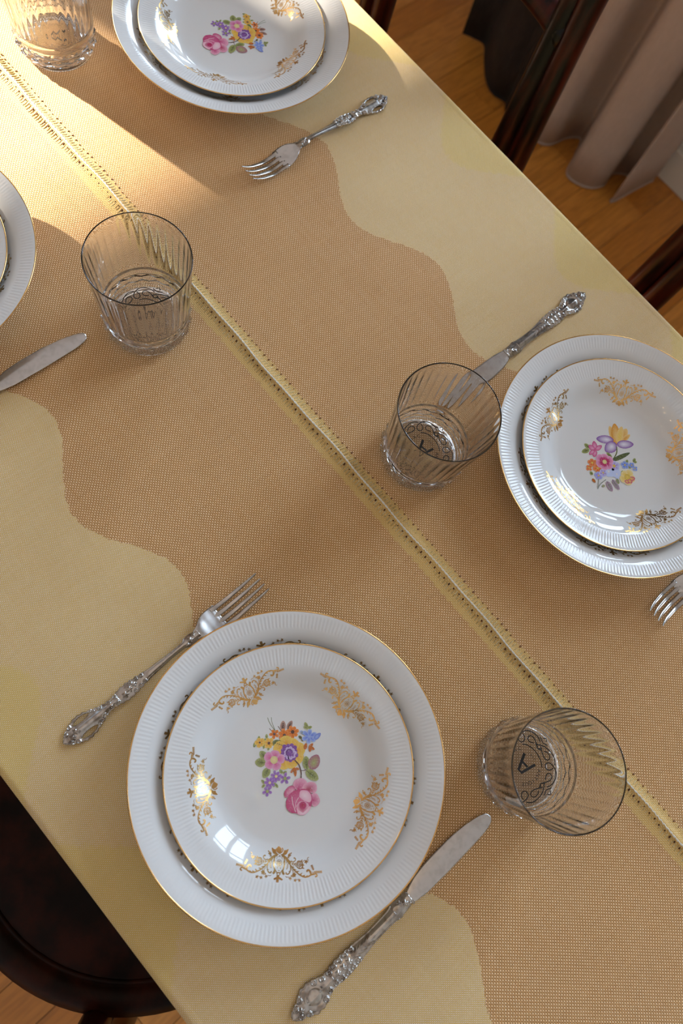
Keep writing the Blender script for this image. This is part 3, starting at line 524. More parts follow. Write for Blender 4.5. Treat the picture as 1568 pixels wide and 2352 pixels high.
ORN={'m':[('p',[(0.95,5.54),(2.78,7.13),(3.25,8.87),(4.35,8.88),(6.34,9.9),(5.81,7.62),(4.73,6.08),(2.6,5.55)]),('s',[(0.95,6.78),(2.08,8.31),(2.07,9.41),(1.35,10.32)],0.438,0.712),('s',[(5.74,4.04),(6.71,5.31),(8.75,7.56)],0.274,0.274),('s',[(6.35,4.53),(7.4,4.13)],0.821,0.329),('s',[(6.71,5.31),(8.08,5.3)],0.821,0.329),('s',[(7.34,6.07),(8.7,5.91)],0.821,0.329),('s',[(6.71,5.31),(6.59,6.7)],0.821,0.329),('s',[(7.34,6.07),(7.5,7.43)],0.821,0.329),('s',[(8.28,7.06),(8.97,7.76)],0.821,0.329),('s',[(0.84,5.83),(2.55,5.09),(3.61,3.45),(4.08,1.47),(4.0,-0.72),(3.34,-3.13),(2.67,-4.98),(4.01,-6.51)],0.548,0.931),('s',[(3.21,-2.56),(3.27,-4.5),(4.16,-6.39)],0.383,1.095),('s',[(0.93,-6.99),(1.38,-5.39),(2.85,-3.35)],0.657,0.274),('s',[(-0.69,-5.43),(1.61,-5.83)],0.548,0.602),('s',[(3.76,2.33),(3.34,1.0),(3.08,-0.07)],0.602,0.219),('s',[(1.96,4.74),(1.84,3.65),(2.29,2.77)],0.329,0.219),('s',[(-0.07,-8.53),(1.52,-9.12),(3.22,-9.86)],1.26,0.931),('s',[(-0.01,-7.99),(0.52,-6.95)],1.095,0.548),('s',[(-0.53,-10.13),(0.5,-10.8)],0.712,0.383),('s',[(1.77,5.45),(4.38,4.19),(6.65,2.29),(8.1,0.47)],1.205,1.698),('s',[(4.86,3.59),(5.77,1.83),(5.35,0.5)],0.821,0.219),('s',[(6.19,3.16),(8.76,1.5)],0.821,0.329),('s',[(7.61,1.08),(9.55,-1.34),(12.06,-3.55),(14.9,-5.25),(17.53,-6.37),(19.7,-6.66),(21.96,-6.17),(24.03,-4.89),(26.02,-4.28)],0.602,0.821),('s',[(13.1,-4.08),(15.09,-3.48)],1.095,0.219),('s',[(15.95,-5.64),(17.49,-4.21)],1.095,0.219),('s',[(18.09,-6.29),(19.61,-5.44)],1.095,0.219),('s',[(20.55,-6.43),(21.63,-5.39)],1.095,0.219),('s',[(10.79,-2.58),(13.1,-2.84)],1.095,0.219),('s',[(9.82,-1.37),(11.47,-1.42)],1.095,0.219),('s',[(24.03,-4.89),(23.39,-3.16),(22.13,-2.14),(21.0,-2.4),(20.94,-3.44)],1.26,0.821),('s',[(25.72,-4.53),(27.17,-3.86),(28.34,-4.54),(28.09,-5.48),(26.97,-5.71)],0.712,0.767),('s',[(26.02,-4.28),(24.78,-3.04)],0.657,0.274),('s',[(25.6,-3.14),(27.87,-2.56),(32.04,-2.2)],0.329,0.219),('s',[(26.45,-2.9),(27.07,-3.8)],0.602,0.219),('s',[(26.45,-2.9),(26.83,-1.95)],0.602,0.219),('s',[(27.41,-2.76),(28.02,-3.65)],0.602,0.219),('s',[(27.41,-2.76),(27.79,-1.81)],0.602,0.219),('s',[(28.36,-2.62),(28.97,-3.51)],0.602,0.219),('s',[(28.36,-2.62),(28.74,-1.67)],0.602,0.219),('s',[(29.31,-2.48),(29.93,-3.37)],0.602,0.219),('s',[(29.31,-2.48),(29.69,-1.53)],0.602,0.219),('s',[(30.26,-2.33),(30.88,-3.23)],0.602,0.219),('s',[(30.26,-2.33),(30.64,-1.38)],0.602,0.219),('s',[(31.22,-2.19),(31.83,-3.09)],0.602,0.219),('s',[(31.22,-2.19),(31.6,-1.24)],0.602,0.219),('s',[(25.74,-1.91),(24.95,-0.31),(23.89,1.33)],0.329,0.274),('s',[(25.53,-1.34),(24.53,-1.39)],0.602,0.219),('s',[(25.53,-1.34),(26.0,-0.56)],0.602,0.219),('s',[(25.11,-0.63),(24.11,-0.68)],0.602,0.219),('s',[(25.11,-0.63),(25.58,0.15)],0.602,0.219),('s',[(24.69,0.08),(23.69,0.03)],0.602,0.219),('s',[(24.69,0.08),(25.16,0.85)],0.602,0.219),('s',[(24.28,0.79),(23.28,0.73)],0.602,0.219),('s',[(24.28,0.79),(24.75,1.56)],0.602,0.219),('s',[(7.48,2.33),(9.62,1.82),(11.64,2.56),(12.06,3.89),(11.16,4.48),(10.7,4.04)],0.438,0.712),('s',[(9.11,2.15),(9.19,2.89)],0.438,0.219),('s',[(8.68,0.74),(10.87,0.66),(13.36,0.71)],0.219,0.219),('s',[(9.78,0.7),(10.88,-0.53)],0.712,0.219),('s',[(9.78,0.7),(11.11,1.51)],0.712,0.219),('s',[(11.42,0.65),(12.63,-0.86)],0.712,0.219),('s',[(11.43,0.71),(12.63,1.62)],0.712,0.219),('s',[(15.67,2.88),(16.66,2.53),(17.4,1.79),(17.74,0.8),(17.63,-0.24),(17.07,-1.13),(16.18,-1.68),(15.14,-1.8),(14.15,-1.46),(13.41,-0.72),(13.07,0.27),(13.18,1.31),(13.74,2.2),(14.62,2.76),(15.67,2.88)],0.493,0.493),('s',[(15.44,2.13),(16.02,1.93),(16.45,1.5),(16.65,0.93),(16.59,0.32),(16.26,-0.2),(15.75,-0.52),(15.14,-0.59),(14.57,-0.39),(14.13,0.04),(13.93,0.62),(14.0,1.22),(14.32,1.74),(14.84,2.06),(15.44,2.13)],0.383,0.383),('s',[(15.5,1.19),(15.73,1.11),(15.91,0.94),(15.99,0.71),(15.96,0.46),(15.83,0.26),(15.63,0.13),(15.38,0.1),(15.15,0.18),(14.98,0.35),(14.9,0.58),(14.93,0.82),(15.06,1.03),(15.26,1.16),(15.5,1.19)],0.438,0.438),('s',[(17.12,0.15),(17.24,-0.32),(17.18,-0.81),(16.94,-1.24),(16.55,-1.54),(16.07,-1.67),(15.58,-1.6),(15.16,-1.36),(14.86,-0.97)],0.383,0.383),('s',[(13.53,0.97),(13.34,1.42),(13.33,1.91),(13.51,2.37),(13.86,2.72),(14.31,2.91),(14.8,2.92),(15.25,2.73),(15.61,2.39)],0.383,0.383),('s',[(14.88,-1.44),(14.47,-1.58),(14.05,-1.56),(13.66,-1.37),(13.38,-1.05),(13.24,-0.65),(13.26,-0.22),(13.45,0.16),(13.77,0.45)],0.329,0.329),('s',[(16.55,2.61),(16.99,2.47),(17.35,2.17),(17.57,1.75),(17.61,1.28),(17.47,0.84),(17.16,0.48),(16.75,0.26),(16.28,0.22)],0.383,0.383),('s',[(16.74,-1.04),(18.9,-1.42)],1.095,0.274),('s',[(16.96,0.86),(18.86,0.65)],1.095,0.274),('s',[(16.29,2.31),(17.03,4.02)],1.205,0.274),('s',[(17.41,2.46),(18.34,3.41),(19.95,3.01),(21.57,3.93),(20.74,5.12),(21.89,6.04)],0.246,0.329),('s',[(20.0,2.95),(20.66,4.45)],0.986,0.164),('s',[(20.0,2.95),(21.63,2.79)],0.986,0.164),('s',[(20.0,2.95),(20.35,1.34)],0.986,0.164),('s',[(20.0,2.95),(18.58,2.11)],0.986,0.164),('s',[(20.0,2.95),(18.77,4.03)],0.986,0.164),('s',[(8.1,0.47),(8.61,-2.34),(8.37,-4.52),(7.11,-5.89),(5.74,-5.87),(5.57,-4.89)],0.383,0.821),('s',[(8.4,-4.24),(7.29,-4.26)],0.712,0.219),('s',[(5.77,-3.12),(6.77,-1.58),(6.19,0.69)],0.219,0.219),('s',[(6.37,-2.64),(5.31,-2.8)],0.383,0.164),('s',[(6.47,-1.77),(5.4,-1.93)],0.383,0.164),('s',[(6.57,-0.9),(5.5,-1.06)],0.383,0.164),('s',[(6.66,-0.03),(5.6,-0.18)],0.383,0.164),('s',[(8.79,-0.71),(9.64,-3.0),(11.15,-4.28)],0.274,0.219),('s',[(9.06,-0.74),(10.51,-2.55),(10.57,-4.49)],0.219,0.219),('s',[(11.51,-5.97),(12.06,-4.25)],1.12,0.164),('s',[(11.51,-5.97),(13.28,-5.59)],1.12,0.164),('s',[(11.51,-5.97),(12.72,-7.31)],1.12,0.164),('s',[(11.51,-5.97),(10.96,-7.69)],1.12,0.164),('s',[(11.51,-5.97),(9.74,-6.35)],1.12,0.164),('s',[(11.51,-5.97),(10.3,-4.63)],1.12,0.164),('s',[(11.61,-5.04),(12.0,-5.18),(12.3,-5.47),(12.43,-5.86),(12.39,-6.28),(12.17,-6.63),(11.82,-6.85),(11.41,-6.89),(11.02,-6.76),(10.72,-6.46),(10.58,-6.07),(10.63,-5.66),(10.85,-5.31),(11.2,-5.09),(11.61,-5.04)],0.438,0.438),('s',[(9.03,-8.45),(9.75,-7.42)],0.63,0.164),('s',[(9.03,-8.45),(10.23,-8.82)],0.63,0.164),('s',[(9.03,-8.45),(9.05,-9.71)],0.63,0.164),('s',[(9.03,-8.45),(7.84,-8.86)],0.63,0.164),('s',[(9.03,-8.45),(8.27,-7.44)],0.63,0.164),('s',[(12.57,-9.34),(12.83,-8.11)],0.63,0.164),('s',[(12.57,-9.34),(13.82,-9.21)],0.63,0.164),('s',[(12.57,-9.34),(13.08,-10.49)],0.63,0.164),('s',[(12.57,-9.34),(11.63,-10.18)],0.63,0.164),('s',[(12.57,-9.34),(11.48,-8.71)],0.63,0.164),('s',[(15.7,-9.14),(16.74,-8.33)],0.657,0.164),('s',[(15.7,-9.14),(16.79,-9.88)],0.657,0.164),('s',[(15.7,-9.14),(15.33,-10.4)],0.657,0.164),('s',[(15.7,-9.14),(14.39,-9.18)],0.657,0.164),('s',[(15.7,-9.14),(15.26,-7.9)],0.657,0.164),('s',[(5.3,-7.34),(6.19,-7.99),(7.19,-7.69),(8.21,-8.36)],0.246,0.246),('s',[(12.57,-9.34),(14.53,-8.51),(15.84,-9.15)],0.219,0.219),('s',[(9.21,-6.81),(11.09,-7.3)],0.821,0.219),('s',[(-0.58,4.2),(0.09,5.22),(0.78,4.04)],0.192,0.192),('s',[(0.69,-1.73),(1.08,-3.15),(1.47,-2.09)],0.192,0.192),('s',[(0.14,-4.15),(0.67,-4.35)],0.438,0.329)],'c':[('p',[(0.18,6.04),(-2.42,7.43),(-3.19,9.17),(-2.4,10.05),(-1.31,11.17),(0.38,10.29),(1.19,8.96),(0.98,7.05)]),('s',[(0.12,-11.72),(-0.81,-7.21)],0.712,1.205),('s',[(-0.48,-8.49),(-0.8,-10.1),(-0.93,-11.74)],1.369,0.493),('s',[(0.22,2.68),(0.77,2.37),(0.94,1.77),(0.64,1.22),(0.03,1.04),(-0.52,1.35),(-0.69,1.95),(-0.39,2.5),(0.22,2.68)],0.192,0.192),('s',[(1.1,2.19),(1.65,1.89),(1.82,1.28),(1.52,0.73),(0.91,0.56),(0.36,0.86),(0.19,1.46),(0.49,2.02),(1.1,2.19)],0.192,0.192),('s',[(1.38,1.22),(1.93,0.92),(2.1,0.32),(1.8,-0.23),(1.19,-0.41),(0.64,-0.11),(0.47,0.5),(0.77,1.05),(1.38,1.22)],0.192,0.192),('s',[(0.89,0.34),(1.44,0.04),(1.62,-0.56),(1.31,-1.12),(0.71,-1.29),(0.16,-0.99),(-0.02,-0.38),(0.29,0.17),(0.89,0.34)],0.192,0.192),('s',[(-0.08,0.06),(0.47,-0.24),(0.65,-0.84),(0.35,-1.39),(-0.26,-1.57),(-0.81,-1.27),(-0.98,-0.66),(-0.68,-0.11),(-0.08,0.06)],0.192,0.192),('s',[(-0.96,0.55),(-0.41,0.25),(-0.23,-0.36),(-0.53,-0.91),(-1.14,-1.08),(-1.69,-0.78),(-1.86,-0.18),(-1.56,0.37),(-0.96,0.55)],0.192,0.192),('s',[(-1.24,1.52),(-0.69,1.21),(-0.51,0.61),(-0.81,0.06),(-1.42,-0.12),(-1.97,0.19),(-2.14,0.79),(-1.84,1.34),(-1.24,1.52)],0.192,0.192),('s',[(-0.75,2.4),(-0.2,2.09),(-0.02,1.49),(-0.33,0.94),(-0.93,0.76),(-1.48,1.07),(-1.66,1.67),(-1.35,2.22),(-0.75,2.4)],0.192,0.192),('s',[(0.05,1.15),(0.3,1.06),(0.49,0.87),(0.58,0.62),(0.55,0.35),(0.41,0.13),(0.18,-0.02),(-0.09,-0.05),(-0.34,0.04),(-0.53,0.23),(-0.62,0.49),(-0.59,0.75),(-0.45,0.98),(-0.22,1.12),(0.05,1.15)],0.246,0.246)]}
EM=[[(11.54,15.53),(13.24,14.85),(15.29,14.33),(18.7,12.8),(21.77,10.07),(24.33,6.31),(25.26,2.9),(24.68,-0.34)],[(23.14,-2.29),(20.75,-3.48),(18.36,-2.97),(17.17,-1.02),(18.02,0.92),(20.07,1.6),(22.29,0.51),(23.99,-1.88),(25.12,-4.61),(24.85,-7.68),(23.14,-11.09),(20.41,-13.82),(16.66,-15.19)],[(15.36,13.48),(15.8,9.39),(17.0,5.63),(19.04,3.58),(20.92,4.2),(21.5,6.48),(19.9,8.87),(17.51,9.9)],[(16.04,-10.07),(17.0,-7.34),(18.77,-5.8),(20.68,-6.38),(21.37,-8.29),(19.9,-10.48),(16.66,-11.77),(12.15,-12.73),(11.95,-15.36)],[(12.39,15.19),(12.56,12.12),(15.36,10.75)],[(15.8,20.31),(16.66,17.24),(17.68,15.53),(20.92,13.82)],[(17.85,19.11),(20.41,19.11),(20.48,17.58),(19.9,16.38)]]
EA=[[(1.3,9.9),(2.9,8.29),(0.34,3.86),(4.03,-0.24),(8.98,1.6),(9.83,-0.1),(-1.77,-5.36),(-4.78,-1.95)],[(-0.58,2.56),(-2.8,-2.22),(-1.77,-3.24),(2.73,-1.02)]]
EARC=[(0.96,15.53),(4.37,15.02),(7.78,12.97),(10.85,9.9),(13.07,5.97),(14.2,2.56),(14.54,-1.54)]

def ornament_mesh(fz, rc, sc, off):
    """gold transfer, drawn in mm in a frame whose +q points to the plate centre; draped on the plate"""
    v = []; f = []
    def put(t, q):
        x = rc-q*.001*sc; y = t*.001*sc; r = math.hypot(x, y); v.append((x, y, fz(r)+off)); return len(v)-1
    def stroke(P, w0, w1):
        if len(P) > 2: P = catmull(P, 4)
        elif len(P) == 2: P = [tuple(P[0][j]+(P[1][j]-P[0][j])*k/3 for j in (0, 1)) for k in range(4)]
        n = len(P); rows = []
        for i, p in enumerate(P):
            a = P[max(i-1, 0)]; b = P[min(i+1, n-1)]; tx, ty = b[0]-a[0], b[1]-a[1]; l = math.hypot(tx, ty) or 1
            w = (w0+(w1-w0)*i/(n-1))*.5*1.15
            if w0 > 3*w1: w *= 1 if i else .75
            rows.append((put(p[0]-ty/l*w, p[1]+tx/l*w), put(p[0]+ty/l*w, p[1]-tx/l*w)))
        for i in range(n-1): f.append((rows[i][0], rows[i][1], rows[i+1][1], rows[i+1][0]))
    def poly(P):
        P = catmull(P+[P[0]], 3)[:-1]; n = len(P); cx_ = sum(p[0] for p in P)/n; cy_ = sum(p[1] for p in P)/n
        c = put(cx_, cy_); a = [put((p[0]+cx_)/2, (p[1]+cy_)/2) for p in P]; b = [put(*p) for p in P]
        for i in range(n):
            j = (i+1) % n; f.append((c, a[i], a[j])); f.append((a[i], b[i], b[j], a[j]))
    for key, sides in (('c', (1,)), ('m', (1, -1))):
        for s_ in sides:
            for it in ORN[key]:
                P = [(p[0]*s_, p[1]) for p in it[1]]
                if it[0] == 's': stroke(P, it[2], it[3])
                else: poly(P)
    me = mesh('ornament', v, f)
    bm = bmesh.new(); bm.from_mesh(me)
    for fa in bm.faces:
        if fa.normal.z < 0: fa.normal_flip()
    bm.to_mesh(me); bm.free(); me.polygons.foreach_set('use_smooth', [True]*len(me.polygons)); return me
orn_sm = ornament_mesh(fz_sm, .0668, 1.0, .00016)
orn_big = ornament_mesh(fz_big, .0865, 1.10, .00018)

PC = dict(gb=(.20,.24,.14), br=(.10,.035,.03), tn=(.48,.30,.25), or2=(.60,.12,.012), dk=(.09,.03,.05), gn=(.14,.17,.05), gn2=(.36,.40,.14), dg=(.06,.10,.05),
          yo=(.68,.28,.02), ye=(.78,.53,.10), ye2=(.80,.56,.22), pu2=(.13,.03,.22), pu=(.22,.07,.36), pl=(.30,.14,.46), pl2=(.62,.50,.74), pd=(.09,.015,.13), pk=(.56,.06,.22),
          pk2=(.74,.36,.56), cr=(.80,.66,.32), vi=(.36,.20,.56), bl=(.10,.16,.60), bl2=(.34,.46,.80), bl3=(.52,.60,.86), ta=(.36,.14,.03), pp=(.36,.12,.20), rs=(.52,.05,.18),
          rl=(.78,.38,.52), rd=(.40,.012,.07), rm=(.62,.13,.28), rw=(.84,.62,.68), wh=(.80,.78,.84), gy=(.28,.30,.26), pp2=(.40,.26,.38), or3=(.78,.28,.12))
PC['or'] = (.80,.24,.03)
def bouquet(items, z0):
    """list of (name, mesh) decals lying on the flat of the plate"""
    out = []
    cur = None
    for idx, it in enumerate(items):
        v = []; c = []; f = []; z = z0+.00010+idx*.000006
        def add(x, y, col): v.append((x*.001, y*.001, z)); c.append(col); return len(v)-1
        def blob(P, ctr, ci, co, mid=None):
            n = len(P); k0 = add(ctr[0], ctr[1], ci); md = tuple((ci[q]+co[q])/2 for q in range(3)) if mid is None else mid
            a = [add(ctr[0]+(p[0]-ctr[0])*.55, ctr[1]+(p[1]-ctr[1])*.55, md) for p in P]; b = [add(p[0], p[1], co) for p in P]
            for i in range(n):
                j = (i+1) % n; f.append((k0, a[i], a[j])); f.append((a[i], b[i], b[j], a[j]))
        def petal(x, y, ang, ln, wd, ci, co, ph=.62):
            n = 14; P = []
            for i in range(n):
                t = 2*PI*i/n; u = .5-.5*math.cos(t); s_ = math.sin(t)
                lw = wd*.5*s_*(.55+.75*u) if ph < 1 else wd*.5*s_
                P.append((x+math.cos(ang)*ln*u-math.sin(ang)*lw, y+math.sin(ang)*ln*u+math.cos(ang)*lw))
            blob(P, (x+math.cos(ang)*ln*.35, y+math.sin(ang)*ln*.35), ci, co)
        k = it[0]; name = it[-1]
        if k == 'st':
            P = catmull(it[1], 5) if len(it[1]) > 2 else it[1]; n = len(P); col = PC[it[3]]; rows = []
            for i, p in enumerate(P):
                a = P[max(i-1, 0)]; b = P[min(i+1, n-1)]; tx, ty = b[0]-a[0], b[1]-a[1]; l = math.hypot(tx, ty) or 1; wd = it[2]*.5
                rows.append((add(p[0]-ty/l*wd, p[1]+tx/l*wd, col), add(p[0]+ty/l*wd, p[1]-tx/l*wd, col)))
            for i in range(n-1): f.append((rows[i][0], rows[i][1], rows[i+1][1], rows[i+1][0]))
        elif k == 'lf':
            x0, y0, x1, y1, wd = it[1:6]; ln = math.hypot(x1-x0, y1-y0); an = math.atan2(y1-y0, x1-x0); n = 16; P = []
            for i in range(n):
                t = 2*PI*i/n; u = .5-.5*math.cos(t); s_ = math.sin(t); lw = wd*.5*math.copysign(abs(s_)**1.15, s_)*(1.12-.25*u)
                P.append((x0+math.cos(an)*ln*u-math.sin(an)*lw, y0+math.sin(an)*ln*u+math.cos(an)*lw))
            blob(P, ((x0*.6+x1*.4), (y0*.6+y1*.4)), PC[it[6]], PC[it[7]])
            if 'leaf' in name and wd > 3.0:                       # dark veins
                z += .000003; vc = tuple(q*.35 for q in PC[it[6]])
                def line(ax, ay, bx, by, wv):
                    tx, ty = bx-ax, by-ay; l = math.hypot(tx, ty) or 1
                    q = [add(ax-ty/l*wv, ay+tx/l*wv, vc), add(ax+ty/l*wv, ay-tx/l*wv, vc), add(bx, by, vc)]; f.append(tuple(q))
                ca, sa = math.cos(an), math.sin(an)
                line(x0, y0, x0+ca*ln*.9, y0+sa*ln*.9, .22)
                for u in (.3, .5, .68):
                    for s_ in (-1, 1):
                        bx = x0+ca*ln*u; by = y0+sa*ln*u; line(bx, by, bx+ca*ln*.16-sa*s_*wd*.3, by+sa*ln*.16+ca*s_*wd*.3, .13)
        elif k == 'fl':
            x, y, n, r, wd, ci, co, cc, cr_, rot = it[1:11]; ci, co, cc = PC[ci], PC[co], PC[cc]; cr_ = cr_*r/max(it[4], .01) if False else cr_*SCL
            for q in range(n):
                z += .0000015; petal(x, y, 2*PI*q/n+math.radians(rot), r*(1+.08*math.sin(q*2.3)), wd, ci, co)
            if cr_ > 0:
                z += .000003; P = [(x+cr_*math.cos(2*PI*q/14), y+cr_*math.sin(2*PI*q/14)) for q in range(14)]; blob(P, (x, y), cc, tuple(q*.8 for q in cc))
        elif k == 'di':
            x, y, r, ci, co = it[1:6]; P = [(x+r*math.cos(2*PI*q/18), y+r*math.sin(2*PI*q/18)) for q in range(18)]; blob(P, (x, y), PC[ci], PC[co])
        elif k == 'pg':
            P = catmull(list(it[1])+[it[1][0]], 4)[:-1]; blob(P, (it[2], it[3]), PC[it[4]], PC[it[5]])
        if cur and cur[0] == name and name in ('rose', 'purple_centre', 'pink_lily', 'cream_flower', 'crimson_flower', 'rose_stem', 'iris_petal'):
            b0 = len(cur[1]); cur[1].extend(v); cur[2].extend(c); cur[3].extend([tuple(i+b0 for i in q) for q in f])
        else:
            cur = (name, v, c, f); out.append(cur)
    res = []
    for name, v, c, f in out:
        me = mesh(name, v, f, False); a = me.color_attributes.new('Col', 'FLOAT_COLOR', 'POINT')
        a.data.foreach_set('color', [q for col in c for q in (*col, 1.0)])
        bm = bmesh.new(); bm.from_mesh(me)
        for fa in bm.faces:
            fa.normal_update()
            if fa.normal.z < 0: fa.normal_flip()
        bm.to_mesh(me); bm.free(); me.materials.append(M_PRINT); res.append((name, me))
    return res
SCL = 1000/(7.127*2900); bq_rose = bouquet(BA, fz_sm(0))
SCL = 1000/(4.78*2350); bq_iris = bouquet(BB, fz_sm(0))
for q in (me_big, me_sm): q.materials.append(M_PORC)
for q in (lip_big, lip_sm, orn_big, orn_sm): q.materials.append(M_GOLD)

def dinner_plate(x, y, rot, label):
    t = empty('dinner_plate', (x, y, T), rot); tag(t, label, 'plate', 'white dinner plates under the dessert plates')
    link('plate_body', me_big, None, t); link('gold_rim', lip_big, None, t)
    for k in range(6): o = link('gold_ornament', orn_big, None, t); o.rotation_euler.z = math.radians(60*k)
def dessert_plate(x, y, rot, label, bq, brot):
    t = empty('dessert_plate', (x, y, T+.0107), rot); tag(t, label, 'plate', 'flowered dessert plates on the dinner plates')
    link('plate_body', me_sm, None, t); link('gold_rim', lip_sm, None, t)
    for k in range(5): o = link('gold_ornament', orn_sm, None, t); o.rotation_euler.z = math.radians(72*k)
    # the printed bouquet: its first blade of grass or petal carries the rest
    first = None
    for name, me in bq:
        o = link(name, me, None, first if first else t)
        if first is None:
            first = o; o.name = 'flower_bouquet'; o.rotation_euler.z = brot-rot; o['label'] = 'printed bouquet of flowers'
R_ = math.radians
dinner_plate(.0527, .0291, R_(34), 'white dinner plate with ribbed rim in the foreground, beside the tarnished fork and knife')
dessert_plate(.0536, .0288, R_(25), 'dessert plate with pink rose bouquet in the foreground, on the nearest dinner plate', bq_rose, 0)
dinner_plate(.0420, .4377, R_(10), 'white dinner plate with ribbed rim cut by the right edge of the picture')
dessert_plate(.0418, .4377, R_(54.5), 'dessert plate with purple and yellow iris bouquet at the right edge', bq_iris, 0)
dinner_plate(-.5435, .4520, R_(20), 'white dinner plate with ribbed rim at the top edge of the picture')
dessert_plate(-.5434, .4515, R_(19), 'dessert plate with rose bouquet at the top edge of the picture', bq_rose, R_(-75.5))
dinner_plate(-.4962, .0404, R_(34), 'white dinner plate cut off by the left edge of the picture')
dessert_plate(-.4955, .0404, R_(20), 'gold-rimmed dessert plate barely showing at the left edge', bq_rose, R_(20))

# ------------------------------------------------------------------ tumblers
def tumbler_mesh():
    NF = 36; nt = NF*6; nf = 18
    v = []; f = []; fz = []
    zs = [0.002, .0024, .0032, .0045]+[.006+.0145*i/16 for i in range(17)]+[.0212, .022, .0230, .0245, .026, .0275, .0285, .0295, .031, .033]+[.036+.05*i/10 for i in range(11)]+[.090, .0930, .0950, .0962, .0970]
    base = pchip([.002, .0032, .006, .0205, .0222, .0245, .0275, .0300, .034, .060, .0970], [.0358, .0366, .0376, .0382, .0376, .0392, .0392, .0382, .0388, .0410, .0436])
    for z in zs:
        for i in range(nt):
            a = 2*PI*i/nt; r = base(z)
            if .006 < z < .0205:                       # two staggered rows of diamond hobnails
                vv = (z-.006)/.0145*2; row = int(min(vv, 1.999)); u = (a/(2*PI)*nf+.5*row) % 1.0
                h = 1-abs(2*u-1)-abs(2*(vv-row)-1)*.8
                r += .0023*max(-.4, h)
            k = 0
            if z > .031: k = min(1, (z-.031)/.005)*max(0, min(1, (.0945-z)/.012))
            if k: r -= .00045*k*abs(math.cos(PI*NF*i/nt))**.9-.0001*k
            v.append((r*math.cos(a), r*math.sin(a), z))
    n_out = len(zs)
    inner = [(.0437, .0976), (.0435, .0979), (.04315, .0980), (.0428, .0979), (.0426, .0976), (.0425, .0968), (.0419, .09), (.0397, .065), (.0376, .04), (.0365, .028), (.0354, .019), (.0344, .0142), (.0328, .0114), (.0312, .0108), (.029, .0108), (.02, .0108), (.0004, .0108)]
    inner = catmull(inner, 3)
    for r, z in inner:
        for i in range(nt):
            a = 2*PI*i/nt; v.append((r*math.cos(a), r*math.sin(a), z))
    rows = n_out+len(inner); flat = []
    for q in range(rows-1):
        for i in range(nt):
            f.append((q*nt+i, q*nt+(i+1) % nt, (q+1)*nt+(i+1) % nt, (q+1)*nt+i)); flat.append(not (3 <= q <= 20))
    f.append(tuple((rows-1)*nt+i for i in range(nt))); flat.append(True)
    # underside: shallow foot
    b0 = len(v); und = [(.0350, .0), (.0342, .0), (.0336, .0012), (.020, .0013), (.0004, .0013)]
    for r, z in und:
        for i in range(nt):
            a = 2*PI*i/nt; v.append((r*math.cos(a), r*math.sin(a), z))
    f += [(i, b0+i, b0+(i+1) % nt, (i+1) % nt) for i in range(nt)]; flat += [True]*nt
    for q in range(len(und)-1):
        for i in range(nt): f.append((b0+q*nt+i, b0+(q+1)*nt+i, b0+(q+1)*nt+(i+1) % nt, b0+q*nt+(i+1) % nt)); flat.append(True)
    f.append(tuple(b0+(len(und)-1)*nt+i for i in reversed(range(nt)))); flat.append(True)
    me = mesh('tumbler', v, f); me.polygons.foreach_set('use_smooth', flat); return fixn(me)
me_glass = tumbler_mesh(); me_glass.materials.append(M_GLASS)
def emblem_mesh():
    v = []; f = []; S = .00112; Z = .01105
    def stroke(P, w, sm=True):
        P = catmull(P, 5) if sm and len(P) > 2 else P; n = len(P); rows = []
        for i, p in enumerate(P):
            a = P[max(i-1, 0)]; b = P[min(i+1, n-1)]; tx, ty = b[0]-a[0], b[1]-a[1]; l = math.hypot(tx, ty) or 1
            v.append(((p[0]-ty/l*w)*S, (p[1]+tx/l*w)*S, Z)); v.append(((p[0]+ty/l*w)*S, (p[1]-tx/l*w)*S, Z)); rows.append(len(v)-2)
        for i in range(n-1): f.append((rows[i], rows[i]+1, rows[i+1]+1, rows[i+1]))
    for k in range(4):
        c, s_ = math.cos(k*PI/2), math.sin(k*PI/2)
        for P in EM: stroke([(p[0]*c-p[1]*s_, p[0]*s_+p[1]*c) for p in P], .34, len(P) > 4)
    stroke(EARC, .34)
    A = EA[0]; B = EA[1]                        # the capital A: outline around its counter
    def quad(*P):
        n = len(v); v.extend([(p[0]*S, p[1]*S, Z) for p in P]); f.append(tuple(range(n, n+len(P))))
    ap1, ap2 = A[7], A[6]; l1o, l1i, l2i, l2o = A[0], A[1], A[4], A[5]
    quad(ap1, B[1], l1i, l1o); quad(ap1, ap2, B[2], B[1]); quad(ap2, l2o, l2i, B[2]); quad(B[0], A[2], A[3], B[3])
    me = mesh('printed_emblem', v, f, False); me.materials.append(M_INK)
    bm = bmesh.new(); bm.from_mesh(me)
    # ring lettering
    def text_ring(s_, a0, a1, rad, size):
        for i, chx in enumerate(s_):
            a = math.radians(a0+(a1-a0)*i/(len(s_)-1))
            cu = bpy.data.curves.new('t', 'FONT'); cu.body = chx; cu.size = size; cu.align_x = 'CENTER'; cu.align_y = 'CENTER'; cu.resolution_u = 3
            to = bpy.data.objects.new('t', cu); COL.objects.link(to); bpy.context.view_layer.update()
            tm = bpy.data.meshes.new_from_object(to.evaluated_get(bpy.context.evaluated_depsgraph_get()))
            tm.transform(Matrix.Translation((rad*math.cos(a), rad*math.sin(a), Z)) @ Matrix.Rotation(a-PI/2, 4, 'Z'))
            bm.from_mesh(tm); bpy.data.objects.remove(to); bpy.data.curves.remove(cu); bpy.data.meshes.remove(tm)
    text_ring('ANTIQUE', -18, -97, .0139, .0041)
    text_ring('COGNAC', 180, 96, .0141, .0041)
    text_ring('1863', 58, 26, .0116, .0023)
    bm.to_mesh(me); bm.free(); return me
me_emb = emblem_mesh()
